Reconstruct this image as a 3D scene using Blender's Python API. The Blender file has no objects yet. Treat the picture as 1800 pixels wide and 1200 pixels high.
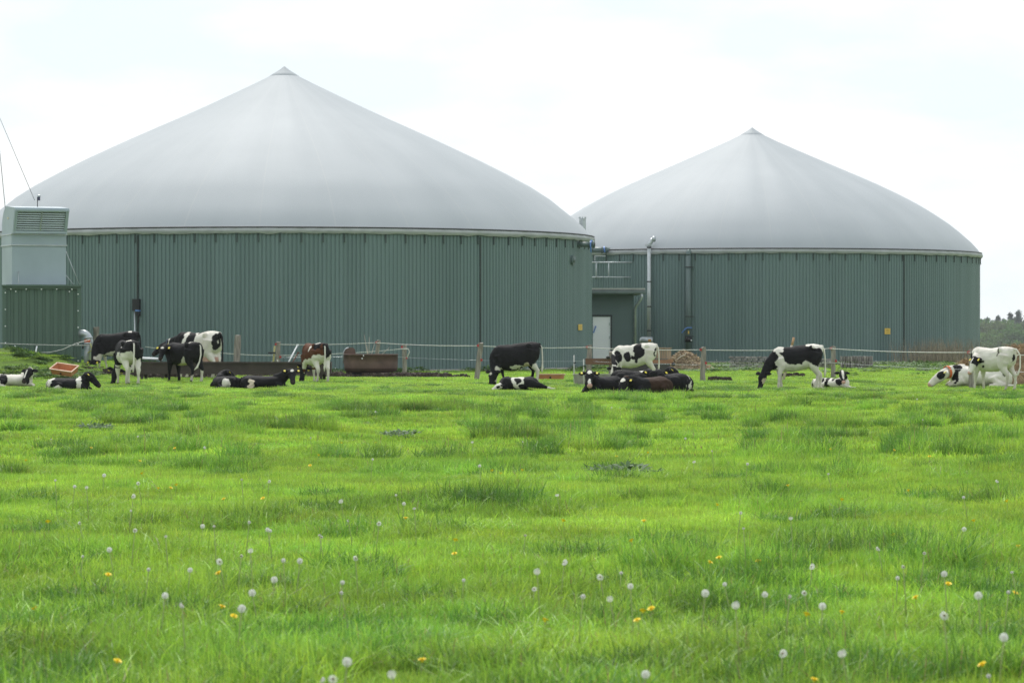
import bpy, bmesh, math, random
import numpy as np
from mathutils import Vector, Matrix

scene = bpy.context.scene
col = scene.collection
R = math.radians
RNG = np.random.default_rng(11)
random.seed(5)

# ---------------------------------------------------------------- camera
EYE = 1.5            # eye height above the pasture, metres
FPX = 5300.0         # focal length in photo pixels (1800 wide)
HZ = 578.0           # photo row of the horizon
cam_d = bpy.data.cameras.new('camera')
cam = bpy.data.objects.new('camera', cam_d); col.objects.link(cam)
cam.location = (0, 0, EYE)
cam.rotation_euler = (R(90) - math.atan((600 - HZ) / FPX), 0, 0)
cam_d.sensor_width = 36
cam_d.lens = 36 * FPX / 1800
cam_d.clip_start = 0.5
cam_d.clip_end = 20000
cam_d.dof.use_dof = True
cam_d.dof.focus_distance = 42
cam_d.dof.aperture_fstop = 8.0
scene.camera = cam

# ---------------------------------------------------------------- light
SUN_EL, SUN_AZ = R(50), R(-9)        # sun behind the tanks, a little to the left (azimuth from +Y towards +X)
world = bpy.data.worlds.new('World'); scene.world = world; world.use_nodes = True
nt = world.node_tree; nt.nodes.clear()
def N(tree, typ, **kw):
    n = tree.nodes.new(typ)
    for k, v in kw.items():
        setattr(n, k, v)
    return n
out = N(nt, 'ShaderNodeOutputWorld'); bg = N(nt, 'ShaderNodeBackground')
sky = N(nt, 'ShaderNodeTexSky', sky_type='NISHITA', sun_disc=False)
sky.sun_elevation = SUN_EL; sky.sun_rotation = SUN_AZ
sky.air_density = 1.0; sky.dust_density = 3.0
tc = N(nt, 'ShaderNodeTexCoord'); mp = N(nt, 'ShaderNodeMapping')
mp.inputs['Scale'].default_value = (1.0, 1.0, 3.0)
nz = N(nt, 'ShaderNodeTexNoise'); nz.inputs['Scale'].default_value = 5.0; nz.inputs['Detail'].default_value = 5; nz.inputs['Roughness'].default_value = .55
mr = N(nt, 'ShaderNodeMapRange'); mr.inputs[1].default_value = .38; mr.inputs[2].default_value = .62; mr.inputs[3].default_value = .95; mr.inputs[4].default_value = 1.0
mx = N(nt, 'ShaderNodeMix', data_type='RGBA')
cl_ = N(nt, 'ShaderNodeMix', data_type='RGBA'); cl_.inputs['A'].default_value = (4.7, 5.2, 5.45, 1); cl_.inputs['B'].default_value = (5.75, 5.9, 5.95, 1)   # thin veil and brighter cloud
nz2 = N(nt, 'ShaderNodeTexNoise'); nz2.inputs['Scale'].default_value = 9.0; nz2.inputs['Detail'].default_value = 6
mr2 = N(nt, 'ShaderNodeMapRange'); mr2.inputs[1].default_value = .43; mr2.inputs[2].default_value = .66
nt.links.new(mp.outputs[0], nz2.inputs['Vector']); nt.links.new(nz2.outputs['Fac'], mr2.inputs[0]); nt.links.new(mr2.outputs[0], cl_.inputs['Factor']); nt.links.new(cl_.outputs['Result'], mx.inputs['B'])
nt.links.new(tc.outputs['Generated'], mp.inputs[0]); nt.links.new(mp.outputs[0], nz.inputs['Vector'])
nt.links.new(nz.outputs['Fac'], mr.inputs[0]); nt.links.new(mr.outputs[0], mx.inputs['Factor'])
nt.links.new(sky.outputs[0], mx.inputs['A']); nt.links.new(mx.outputs['Result'], bg.inputs['Color'])
bg.inputs['Strength'].default_value = 0.10
nt.links.new(bg.outputs[0], out.inputs[0])
sd = bpy.data.lights.new('sun', 'SUN'); sun = bpy.data.objects.new('sun', sd); col.objects.link(sun)
sd.energy = 1.7; sd.angle = R(18); sd.color = (1.0, .965, .91)
to_sun = Vector((math.sin(SUN_AZ) * math.cos(SUN_EL), math.cos(SUN_AZ) * math.cos(SUN_EL), math.sin(SUN_EL)))
sun.rotation_euler = to_sun.to_track_quat('Z', 'Y').to_euler()
sun.location = to_sun * 300
vs = scene.view_settings
vs.view_transform = 'Standard'; vs.look = 'None'; vs.gamma = 1.0; vs.exposure = 0.95; vs.use_curve_mapping = False
scene.render.engine = 'CYCLES'
scene.cycles.use_denoising = True; scene.cycles.denoiser = 'OPENIMAGEDENOISE'; scene.cycles.denoising_input_passes = 'RGB_ALBEDO_NORMAL'; scene.cycles.denoising_prefilter = 'NONE'
scene.cycles.max_bounces = 8; scene.cycles.transparent_max_bounces = 8; scene.cycles.volume_bounces = 0
scene.cycles.sample_clamp_indirect = 8

# ---------------------------------------------------------------- helpers
def gx(px, d): return (px - 900.0) / FPX * d          # metres sideways of a photo column at distance d
def gz(py, d): return EYE + (HZ - py) / FPX * d       # height of a photo row at distance d
def gd(py, z=0.0): return FPX * (EYE - z) / (py - HZ) # distance of a ground point seen on a photo row

def vnoise(p, seed=0):
    """value noise, p (...,2 or 3) -> 0..1"""
    p = np.asarray(p, float); k = p.shape[-1]
    i = np.floor(p).astype(np.int64); f = p - i; f = f * f * (3 - 2 * f)
    tot = 0
    for c in range(2 ** k):
        w = 1.0; h = np.full(p.shape[:-1], seed * 7919 + 13, np.int64)
        for a in range(k):
            b = (c >> a) & 1
            w = w * (f[..., a] if b else 1 - f[..., a])
            h = (h * 1664525 + (i[..., a] + b) * (374761393 if a == 0 else 668265263 if a == 1 else 2147483647) + 1013904223) & 0xffffffff
            h = h ^ (h >> 15); h = (h * 2246822519) & 0xffffffff; h = h ^ (h >> 13)
        tot = tot + w * (h / 4294967295.0)
    return tot
def fbm(p, seed=0, o=3):
    s = 0; a = .5; t = 0
    for k in range(o):
        s = s + a * vnoise(np.asarray(p) * (2.03 ** k), seed + k); t += a; a *= .5
    return s / t
def sstep(a, b, x):
    t = np.clip((np.asarray(x, float) - a) / (b - a), 0, 1); return t * t * (3 - 2 * t)

def tag(o, label=None, cat=None, group=None, kind=None):
    if label: o['label'] = label
    if cat: o['category'] = cat
    if group: o['group'] = group
    if kind: o['kind'] = kind
    return o
def thing(name, label, cat, loc=(0, 0, 0), rz=0.0, group=None, scale=1.0):
    o = bpy.data.objects.new(name, None); col.objects.link(o)
    o.location = loc; o.rotation_euler = (0, 0, rz); o.scale = (scale,) * 3
    o.empty_display_size = .2
    return tag(o, label, cat, group)
def link(name, me, parent=None, loc=(0, 0, 0), rz=0.0):
    o = bpy.data.objects.new(name, me); col.objects.link(o)
    o.parent = parent; o.location = loc; o.rotation_euler = (0, 0, rz)
    return o
def copy_tree(o, parent=None):
    c = o.copy(); col.objects.link(c); c.parent = parent
    for ch in o.children:
        copy_tree(ch, c)
    return c

class MB:
    """collects shapes, builds one mesh object"""
    def __init__(s): s.v = []; s.f = []; s.smooth = []
    def add(s, vs_, fs, smooth=False):
        b = len(s.v); s.v += [tuple(map(float, q)) for q in vs_]
        s.f += [tuple(i + b for i in q) for q in fs]; s.smooth += [smooth] * len(fs); return s
    def box(s, c, d, rot=None, taper=1.0):
        x, y, z = d[0] / 2, d[1] / 2, d[2] / 2
        vs_ = [Vector((a * x * (taper if e > 0 else 1), b * y * (taper if e > 0 else 1), e * z)) for e in (-1, 1) for a, b in ((-1, -1), (1, -1), (1, 1), (-1, 1))]
        if rot is not None: vs_ = [rot @ q for q in vs_]
        vs_ = [q + Vector(c) for q in vs_]
        return s.add(vs_, [(3, 2, 1, 0), (4, 5, 6, 7), (0, 1, 5, 4), (1, 2, 6, 5), (2, 3, 7, 6), (3, 0, 4, 7)])
    def prism(s, poly, y0, y1, axis='y'):
        """poly of (x,z) extruded along y"""
        n = len(poly); vs_ = []
        for yy in (y0, y1):
            for a, b in poly:
                vs_.append((a, yy, b) if axis == 'y' else (yy, a, b) if axis == 'x' else (a, b, yy))
        return s.add(vs_, [tuple(range(n))[::-1], tuple(range(n, 2 * n))] + [(i, (i + 1) % n, n + (i + 1) % n, n + i) for i in range(n)])
    def tube(s, pts, rad, n=8, cap=True, smooth=True):
        pts = [Vector(p) for p in pts]; m = len(pts)
        if not hasattr(rad, '__len__'): rad = [rad] * m
        t0 = (pts[1] - pts[0]).normalized(); a = Vector((0, 0, 1)) if abs(t0.z) < .9 else Vector((1, 0, 0))
        u = t0.cross(a).normalized(); vs_ = []
        for i, p in enumerate(pts):
            t = (pts[min(i + 1, m - 1)] - pts[max(i - 1, 0)]).normalized()
            u = (u - t * u.dot(t)).normalized(); w = t.cross(u)
            for k in range(n):
                g = 2 * math.pi * k / n
                vs_.append(p + (u * math.cos(g) + w * math.sin(g)) * rad[i])
        fs = [(i * n + k, i * n + (k + 1) % n, (i + 1) * n + (k + 1) % n, (i + 1) * n + k) for i in range(m - 1) for k in range(n)]
        if cap: fs += [tuple(range(n))[::-1], tuple((m - 1) * n + k for k in range(n))]
        return s.add(vs_, fs, smooth)
    def lathe(s, prof, n=32, c=(0, 0, 0), smooth=True, wob=None):
        m = len(prof); vs_ = []
        for i, (r, z) in enumerate(prof):
            for k in range(n):
                g = 2 * math.pi * k / n
                rr, zz = (r, z) if wob is None else wob(r, z, g, i)
                vs_.append((c[0] + rr * math.cos(g), c[1] + rr * math.sin(g), c[2] + zz))
        return s.add(vs_, [(i * n + k, i * n + (k + 1) % n, (i + 1) * n + (k + 1) % n, (i + 1) * n + k) for i in range(m - 1) for k in range(n)], smooth)
    def ell(s, c, r, nu=12, nv=8, rot=None):
        vs_ = []; fs = []
        for j in range(nv + 1):
            th = math.pi * j / nv
            for k in range(nu):
                g = 2 * math.pi * k / nu
                q = Vector((r[0] * math.sin(th) * math.cos(g), r[1] * math.sin(th) * math.sin(g), r[2] * math.cos(th)))
                if rot is not None: q = rot @ q
                vs_.append(q + Vector(c))
        for j in range(nv):
            for k in range(nu):
                fs.append((j * nu + k, (j + 1) * nu + k, (j + 1) * nu + (k + 1) % nu, j * nu + (k + 1) % nu))
        return s.add(vs_, fs, True)
    def mesh(s, name, mat):
        me = bpy.data.meshes.new(name); me.from_pydata(s.v, [], s.f); me.validate()
        if len(me.polygons) == len(s.smooth): me.polygons.foreach_set('use_smooth', s.smooth)
        if mat: me.materials.append(mat)
        return me
    def build(s, name, mat, parent=None, loc=(0, 0, 0), rz=0.0):
        return link(name, s.mesh(name, mat), parent, loc, rz)

# ---------------------------------------------------------------- materials
MATS = {}
def mat(name, c1, c2=None, rough=.7, scale=3.0, bump=0.0, bscale=None, metal=0.0, stretch=None, spec=.4, detail=5, c3=None, lo=.35, hi=.65, worldpos=False):
    if name in MATS: return MATS[name]
    m = bpy.data.materials.new(name); m.use_nodes = True; t = m.node_tree
    b = t.nodes['Principled BSDF']; MATS[name] = m
    b.inputs['Roughness'].default_value = rough; b.inputs['Metallic'].default_value = metal
    b.inputs['Specular IOR Level'].default_value = spec
    if c2 is None: c2 = tuple(x * .8 for x in c1)
    tcn = N(t, 'ShaderNodeTexCoord'); mpn = N(t, 'ShaderNodeMapping')
    if stretch: mpn.inputs['Scale'].default_value = stretch
    t.links.new(tcn.outputs['Object'] if not worldpos else N(t, 'ShaderNodeNewGeometry').outputs['Position'], mpn.inputs[0])
    n1 = N(t, 'ShaderNodeTexNoise'); n1.inputs['Scale'].default_value = scale; n1.inputs['Detail'].default_value = detail
    t.links.new(mpn.outputs[0], n1.inputs['Vector'])
    cr = N(t, 'ShaderNodeValToRGB'); cr.color_ramp.elements[0].position = lo; cr.color_ramp.elements[1].position = hi
    cr.color_ramp.elements[0].color = (*c2, 1); cr.color_ramp.elements[1].color = (*c1, 1)
    if c3:
        e = cr.color_ramp.elements.new(min(.98, hi + .12)); e.color = (*c3, 1)
    t.links.new(n1.outputs['Fac'], cr.inputs[0]); t.links.new(cr.outputs[0], b.inputs['Base Color'])
    if bump:
        n2 = N(t, 'ShaderNodeTexNoise'); n2.inputs['Scale'].default_value = bscale or scale * 4; n2.inputs['Detail'].default_value = 6
        t.links.new(mpn.outputs[0], n2.inputs['Vector'])
        bp = N(t, 'ShaderNodeBump'); bp.inputs['Strength'].default_value = bump; bp.inputs['Distance'].default_value = .02
        t.links.new(n2.outputs['Fac'], bp.inputs['Height']); t.links.new(bp.outputs[0], b.inputs['Normal'])
    return m
def attr_mat(name, rough=.8, transl=0.0, var=.15, vscale=.25, bump=0.0, bscale=60, spec=.3, hue=0.0, randv=0.0):
    """base colour from the mesh's 'col' attribute with a little patchy variation"""
    m = bpy.data.materials.new(name); m.use_nodes = True; t = m.node_tree; MATS[name] = m
    b = t.nodes['Principled BSDF']; b.inputs['Roughness'].default_value = rough; b.inputs['Specular IOR Level'].default_value = spec
    a = N(t, 'ShaderNodeAttribute', attribute_name='col')
    g = N(t, 'ShaderNodeNewGeometry'); n1 = N(t, 'ShaderNodeTexNoise'); n1.inputs['Scale'].default_value = vscale; n1.inputs['Detail'].default_value = 4
    t.links.new(g.outputs['Position'], n1.inputs['Vector'])
    r1 = N(t, 'ShaderNodeMapRange'); r1.inputs[1].default_value = .3; r1.inputs[2].default_value = .7; r1.inputs[3].default_value = 1 - var; r1.inputs[4].default_value = 1 + var
    t.links.new(n1.outputs['Fac'], r1.inputs[0])
    hs = N(t, 'ShaderNodeHueSaturation'); t.links.new(a.outputs['Color'], hs.inputs['Color'])
    if randv:
        oi = N(t, 'ShaderNodeObjectInfo'); r3 = N(t, 'ShaderNodeMapRange'); r3.inputs[3].default_value = 1 - randv; r3.inputs[4].default_value = 1 + randv
        t.links.new(oi.outputs['Random'], r3.inputs[0]); ml = N(t, 'ShaderNodeMath', operation='MULTIPLY')
        t.links.new(r1.outputs[0], ml.inputs[0]); t.links.new(r3.outputs[0], ml.inputs[1]); t.links.new(ml.outputs[0], hs.inputs['Value'])
    else:
        t.links.new(r1.outputs[0], hs.inputs['Value'])
    if hue:
        r2 = N(t, 'ShaderNodeMapRange'); r2.inputs[1].default_value = .3; r2.inputs[2].default_value = .7; r2.inputs[3].default_value = .5 + hue; r2.inputs[4].default_value = .5 - hue
        n3 = N(t, 'ShaderNodeTexNoise'); n3.inputs['Scale'].default_value = vscale * 1.7; t.links.new(g.outputs['Position'], n3.inputs['Vector'])
        t.links.new(n3.outputs['Fac'], r2.inputs[0]); t.links.new(r2.outputs[0], hs.inputs['Hue'])
    t.links.new(hs.outputs[0], b.inputs['Base Color'])
    if bump:
        n2 = N(t, 'ShaderNodeTexNoise'); n2.inputs['Scale'].default_value = bscale; tcn = N(t, 'ShaderNodeTexCoord'); t.links.new(tcn.outputs['Object'], n2.inputs['Vector'])
        bp = N(t, 'ShaderNodeBump'); bp.inputs['Strength'].default_value = bump; bp.inputs['Distance'].default_value = .01
        t.links.new(n2.outputs['Fac'], bp.inputs['Height']); t.links.new(bp.outputs[0], b.inputs['Normal'])
    if transl:
        tr = N(t, 'ShaderNodeBsdfTranslucent'); ms = N(t, 'ShaderNodeMixShader'); ms.inputs[0].default_value = transl
        hs2 = N(t, 'ShaderNodeHueSaturation'); hs2.inputs['Value'].default_value = 1.25; hs2.inputs['Hue'].default_value = .485
        t.links.new(hs.outputs[0], hs2.inputs['Color']); t.links.new(hs2.outputs[0], tr.inputs['Color'])
        o = t.nodes['Material Output']; t.links.new(b.outputs[0], ms.inputs[1]); t.links.new(tr.outputs[0], ms.inputs[2]); t.links.new(ms.outputs[0], o.inputs['Surface'])
    return m
def col_mesh(name, verts, faces, cols, m, smooth=False):
    me = bpy.data.meshes.new(name)
    me.from_pydata([tuple(map(float, q)) for q in verts], [], faces)
    ca = me.color_attributes.new('col', 'FLOAT_COLOR', 'POINT')
    c4 = np.ones((len(verts), 4), np.float32); c4[:, :3] = np.asarray(cols, np.float32); ca.data.foreach_set('color', c4.ravel())
    if smooth: me.polygons.foreach_set('use_smooth', [True] * len(me.polygons))
    me.materials.append(m); return me

M_green = mat('sheet_green', (.158, .222, .219), (.130, .190, .186), rough=.58, scale=1.6, stretch=(1, 1, .07), spec=.25, worldpos=True, lo=.28, hi=.72)
M_green_dk = mat('plaster_green', (.112, .158, .155), (.10, .144, .14), rough=.75, scale=1.2, bump=.05)
M_dome = None
M_rim = mat('clamp_dark', (.05, .055, .06), rough=.5)
M_skirt = mat('membrane_skirt', (.40, .415, .425), (.33, .345, .355), rough=.6, scale=2.5, bump=.25, bscale=3)
M_cont = mat('container_green', (.095, .148, .118), (.084, .132, .104), rough=.55, scale=.9, stretch=(2, 2, .5), spec=.3)
M_hood = mat('hood_grey', (.345, .415, .465), (.305, .37, .415), rough=.45, scale=1.0, metal=.0)
M_galv = mat('galvanised', (.50, .53, .55), (.40, .43, .45), rough=.4, scale=6, metal=.5)
M_steel = mat('light_steel', (.55, .58, .60), (.45, .48, .5), rough=.4, scale=5, metal=.3)
M_gpipe = mat('grey_green_pipe', (.115, .160, .155), (.10, .14, .137), rough=.4, scale=2)
M_black = mat('black_plastic', (.02, .021, .023), rough=.5)
M_louv = mat('louvre', (.52, .60, .62), (.45, .53, .55), rough=.45, scale=3)
M_white = mat('white_paint', (.86, .87, .88), (.81, .825, .835), rough=.5, scale=1.5)
M_blue = mat('blue_valve', (.13, .27, .62), rough=.45)
M_yel = mat('yellow_sign', (.72, .50, .10), (.66, .44, .09), rough=.5, scale=9)
M_tag = mat('ear_tag', (.80, .66, .06), rough=.5)
M_wood = mat('weathered_wood', (.33, .30, .265), (.18, .16, .14), rough=.9, scale=5, stretch=(3, 3, .5), bump=.6, bscale=14)
M_rust = mat('rusty_steel', (.155, .10, .078), (.10, .068, .055), rough=.75, scale=3, bump=.2, c3=(.20, .13, .10))
M_beam = mat('brown_beam', (.060, .045, .038), (.040, .031, .027), rough=.7, scale=3, bump=.2, c3=(.10, .07, .055))
M_orange = mat('orange_tub', (.50, .21, .10), (.40, .16, .075), rough=.6, scale=4, c3=(.58, .33, .2))
M_conc = mat('concrete', (.34, .33, .29), (.25, .24, .21), rough=.9, scale=4, bump=.3)
M_soil = mat('soil', (.05, .038, .028), (.03, .024, .018), rough=.95, scale=8, bump=.8)
M_rope = mat('white_rope', (.62, .62, .58), (.5, .5, .47), rough=.8, scale=20)
M_red = mat('red_insulator', (.42, .05, .05), rough=.5)
M_board = mat('weathered_board', (.34, .235, .17), (.24, .18, .145), rough=.85, scale=3, stretch=(6, 1, .6), bump=.3, c3=(.42, .36, .31))
M_rail = mat('rail_brown', (.17, .09, .06), (.11, .065, .05), rough=.85, scale=4, stretch=(.5, 3, 3), bump=.3)
M_paver = mat('paver', (.27, .25, .23), (.17, .16, .15), rough=.9, scale=9, bump=.4, c3=(.34, .27, .23))
def _rand_tint(m, amt):
    t = m.node_tree; b = t.nodes['Principled BSDF']; l_ = b.inputs['Base Color'].links[0]; src = l_.from_socket
    oi = N(t, 'ShaderNodeObjectInfo'); r = N(t, 'ShaderNodeMapRange'); r.inputs[3].default_value = 1 - amt; r.inputs[4].default_value = 1 + amt
    h = N(t, 'ShaderNodeHueSaturation'); t.links.new(oi.outputs['Random'], r.inputs[0]); t.links.new(r.outputs[0], h.inputs['Value']); t.links.new(src, h.inputs['Color']); t.links.new(h.outputs[0], b.inputs['Base Color'])
_rand_tint(M_green, .05); _rand_tint(M_paver, .45); _rand_tint(M_board, .2)
M_eye = mat('eye', (.01, .008, .007), rough=.1)
M_bark = mat('bark', (.09, .07, .055), rough=.95, scale=3, bump=.3)
M_collar = mat('orange_collar', (.65, .15, .04), rough=.6)
M_dkbox = mat('dark_box', (.07, .066, .062), (.05, .047, .045), rough=.8, scale=4)

def dome_material():
    m = bpy.data.materials.new('membrane'); m.use_nodes = True; t = m.node_tree; b = t.nodes['Principled BSDF']
    b.inputs['Roughness'].default_value = .62; b.inputs['Specular IOR Level'].default_value = .15
    tcn = N(t, 'ShaderNodeTexCoord'); sp = N(t, 'ShaderNodeSeparateXYZ'); t.links.new(tcn.outputs['Object'], sp.inputs[0])
    at = N(t, 'ShaderNodeMath', operation='ARCTAN2'); t.links.new(sp.outputs[1], at.inputs[0]); t.links.new(sp.outputs[0], at.inputs[1])
    cb = N(t, 'ShaderNodeCombineXYZ'); t.links.new(at.outputs[0], cb.inputs[0])
    sz = N(t, 'ShaderNodeMath', operation='MULTIPLY'); sz.inputs[1].default_value = .03; t.links.new(sp.outputs[2], sz.inputs[0]); t.links.new(sz.outputs[0], cb.inputs[2])
    n1 = N(t, 'ShaderNodeTexNoise'); n1.inputs['Scale'].default_value = 7; n1.inputs['Detail'].default_value = 3; t.links.new(cb.outputs[0], n1.inputs['Vector'])
    n2 = N(t, 'ShaderNodeTexNoise'); n2.inputs['Scale'].default_value = .5; n2.inputs['Detail'].default_value = 6; t.links.new(tcn.outputs['Object'], n2.inputs['Vector'])
    ad = N(t, 'ShaderNodeMath', operation='ADD'); t.links.new(n1.outputs['Fac'], ad.inputs[0]); t.links.new(n2.outputs['Fac'], ad.inputs[1])
    cr = N(t, 'ShaderNodeValToRGB'); cr.color_ramp.elements[0].color = (.338, .364, .388, 1); cr.color_ramp.elements[1].color = (.376, .401, .425, 1)
    hf = N(t, 'ShaderNodeMath', operation='MULTIPLY'); hf.inputs[1].default_value = .5; t.links.new(ad.outputs[0], hf.inputs[0]); t.links.new(hf.outputs[0], cr.inputs[0])
    cr.color_ramp.elements[0].position = .35; cr.color_ramp.elements[1].position = .65
    # welded seams every sixth of a radian-ish: thin lighter line
    sm = N(t, 'ShaderNodeMath', operation='MULTIPLY'); sm.inputs[1].default_value = 28 / (2 * math.pi); t.links.new(at.outputs[0], sm.inputs[0])
    fr = N(t, 'ShaderNodeMath', operation='FRACT'); t.links.new(sm.outputs[0], fr.inputs[0])
    lt = N(t, 'ShaderNodeMath', operation='LESS_THAN'); lt.inputs[1].default_value = .02; t.links.new(fr.outputs[0], lt.inputs[0])
    mxn = N(t, 'ShaderNodeMix', data_type='RGBA'); mxn.inputs['B'].default_value = (.395, .41, .418, 1)
    mu = N(t, 'ShaderNodeMath', operation='MULTIPLY'); mu.inputs[1].default_value = .5; t.links.new(lt.outputs[0], mu.inputs[0]); t.links.new(mu.outputs[0], mxn.inputs['Factor'])
    t.links.new(cr.outputs[0], mxn.inputs['A']); t.links.new(mxn.outputs['Result'], b.inputs['Base Color'])
    bp = N(t, 'ShaderNodeBump'); bp.inputs['Strength'].default_value = .08; bp.inputs['Distance'].default_value = .08
    t.links.new(n1.outputs['Fac'], bp.inputs['Height']); t.links.new(bp.outputs[0], b.inputs['Normal'])
    return m
M_dome = dome_material()
HAZE = 1.15e-4
# ---------------------------------------------------------------- terrain
SOIL = [(gx(652, 94), 94.0, 2.5, 1.3), (gx(480, 95), 95.0, 2.2, .7), (gx(735, 93), 93.0, 1.7, .6), (gx(262, 92), 92.0, 2.2, .5),
        (gx(1392, 93), 93.0, .45, .2), (gx(1265, 86), 86.0, .35, .16)]
def soil_at(x, y):
    m = np.full(np.shape(x), -1.0)
    for cx, cy, rx, ry in SOIL:
        m = np.maximum(m, 1 - np.sqrt(((x - cx) / rx) ** 2 + ((y - cy) / ry) ** 2))
    w = fbm(np.stack([x * 2.2, y * 2.2], -1), 91, 3)
    return sstep(0.0, .3, m + (w - .5) * .9) * (m > -.35)
def ground_z(x, y):
    x = np.asarray(x, float); y = np.asarray(y, float)
    near = np.clip(1 - np.abs(y - 60) / 400, 0, 1)
    p = np.stack([x, y], -1)
    z = (fbm(p * .55, 3, 3) - .5) * .13 * sstep(4, 14, y) + (fbm(p * .09, 8, 2) - .5) * .16
    z = z * near * (1 - .78 * sstep(66, 82, y))
    bank = .66 * sstep(-12.2, -15.2, x) * np.exp(-((y - 91.5) / 2.6) ** 2) + .35 * sstep(-10.8, -13.5, x) * sstep(88, 95, y) * (1 - sstep(112, 120, y))
    bank = bank * (1 + .5 * (fbm(p * 1.3, 21, 2) - .5))
    z = z - 15.5 * np.clip((y - 168) / 1030, 0, 1) ** 1.15 + bank + .06 * soil_at(x, y)
    return z
def gz0(x, y): return float(ground_z(np.array([x]), np.array([y]))[0])

def spaced(a, b, n): return list(np.linspace(a, b, n, endpoint=False))
xs = spaced(-1700, -300, 10) + spaced(-300, -60, 10) + spaced(-60, -26, 14) + spaced(-26, 26, 150) + spaced(26, 60, 14) + spaced(60, 300, 10) + spaced(300, 1700, 10) + [1700]
ys = spaced(-60, 4, 10) + spaced(4, 80, 190) + spaced(80, 130, 160) + spaced(130, 170, 30) + spaced(170, 500, 20) + spaced(500, 2000, 12) + [2000]
XX, YY = np.meshgrid(xs, ys); ZZ = ground_z(XX, YY)
nx_, ny_ = len(xs), len(ys)
gv = np.stack([XX, YY, ZZ], -1).reshape(-1, 3)
gf = [(j * nx_ + i, j * nx_ + i + 1, (j + 1) * nx_ + i + 1, (j + 1) * nx_ + i) for j in range(ny_ - 1) for i in range(nx_ - 1)]
so = soil_at(XX, YY).reshape(-1, 1)
gcol = (1 - so) * np.array([[.12, .19, .03]]) + so * np.array([[.042, .032, .024]])
M_ground = attr_mat('pasture_ground', rough=.95, var=.25, vscale=.6, bump=.6, bscale=9, hue=.01)
ground = link('ground', col_mesh('ground', gv, gf, gcol, M_ground, True)); tag(ground, kind='structure')
# ---------------------------------------------------------------- digester tanks
WALL_H = 5.0
DOME = [(1.0, 0), (.985, .035), (.96, .085), (.932, .130), (.90, .180), (.86, .237), (.80, .310), (.747, .370), (.69, .428), (.63, .484), (.55, .553), (.47, .617), (.40, .672), (.32, .735), (.25, .790), (.18, .846), (.114, .899), (.06, .946), (.02, .984), (.004, 1.0)]
def hit(px, T, dr=0.0):
    """where the sight line at photo column px meets the tank T=(cx,cy,r): x, y, angle"""
    cx, cy, r = T; r = r + dr
    dx = (px - 900) / FPX; a = dx * dx + 1; b = dx * cx + cy; c = cx * cx + cy * cy - r * r
    t = (b - math.sqrt(max(b * b - a * c, 0))) / a
    return dx * t, t, math.atan2(t - cy, dx * t - cx)
DOME_L = [(1.0, 0), (.985, .03), (.96, .075), (.93, .122), (.906, .155), (.86, .222), (.80, .292), (.72, .373), (.64, .449), (.56, .519), (.48, .586), (.40, .651), (.32, .715), (.24, .783), (.16, .853), (.10, .906), (.05, .952), (.02, .982), (.004, 1.0)]
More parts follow.
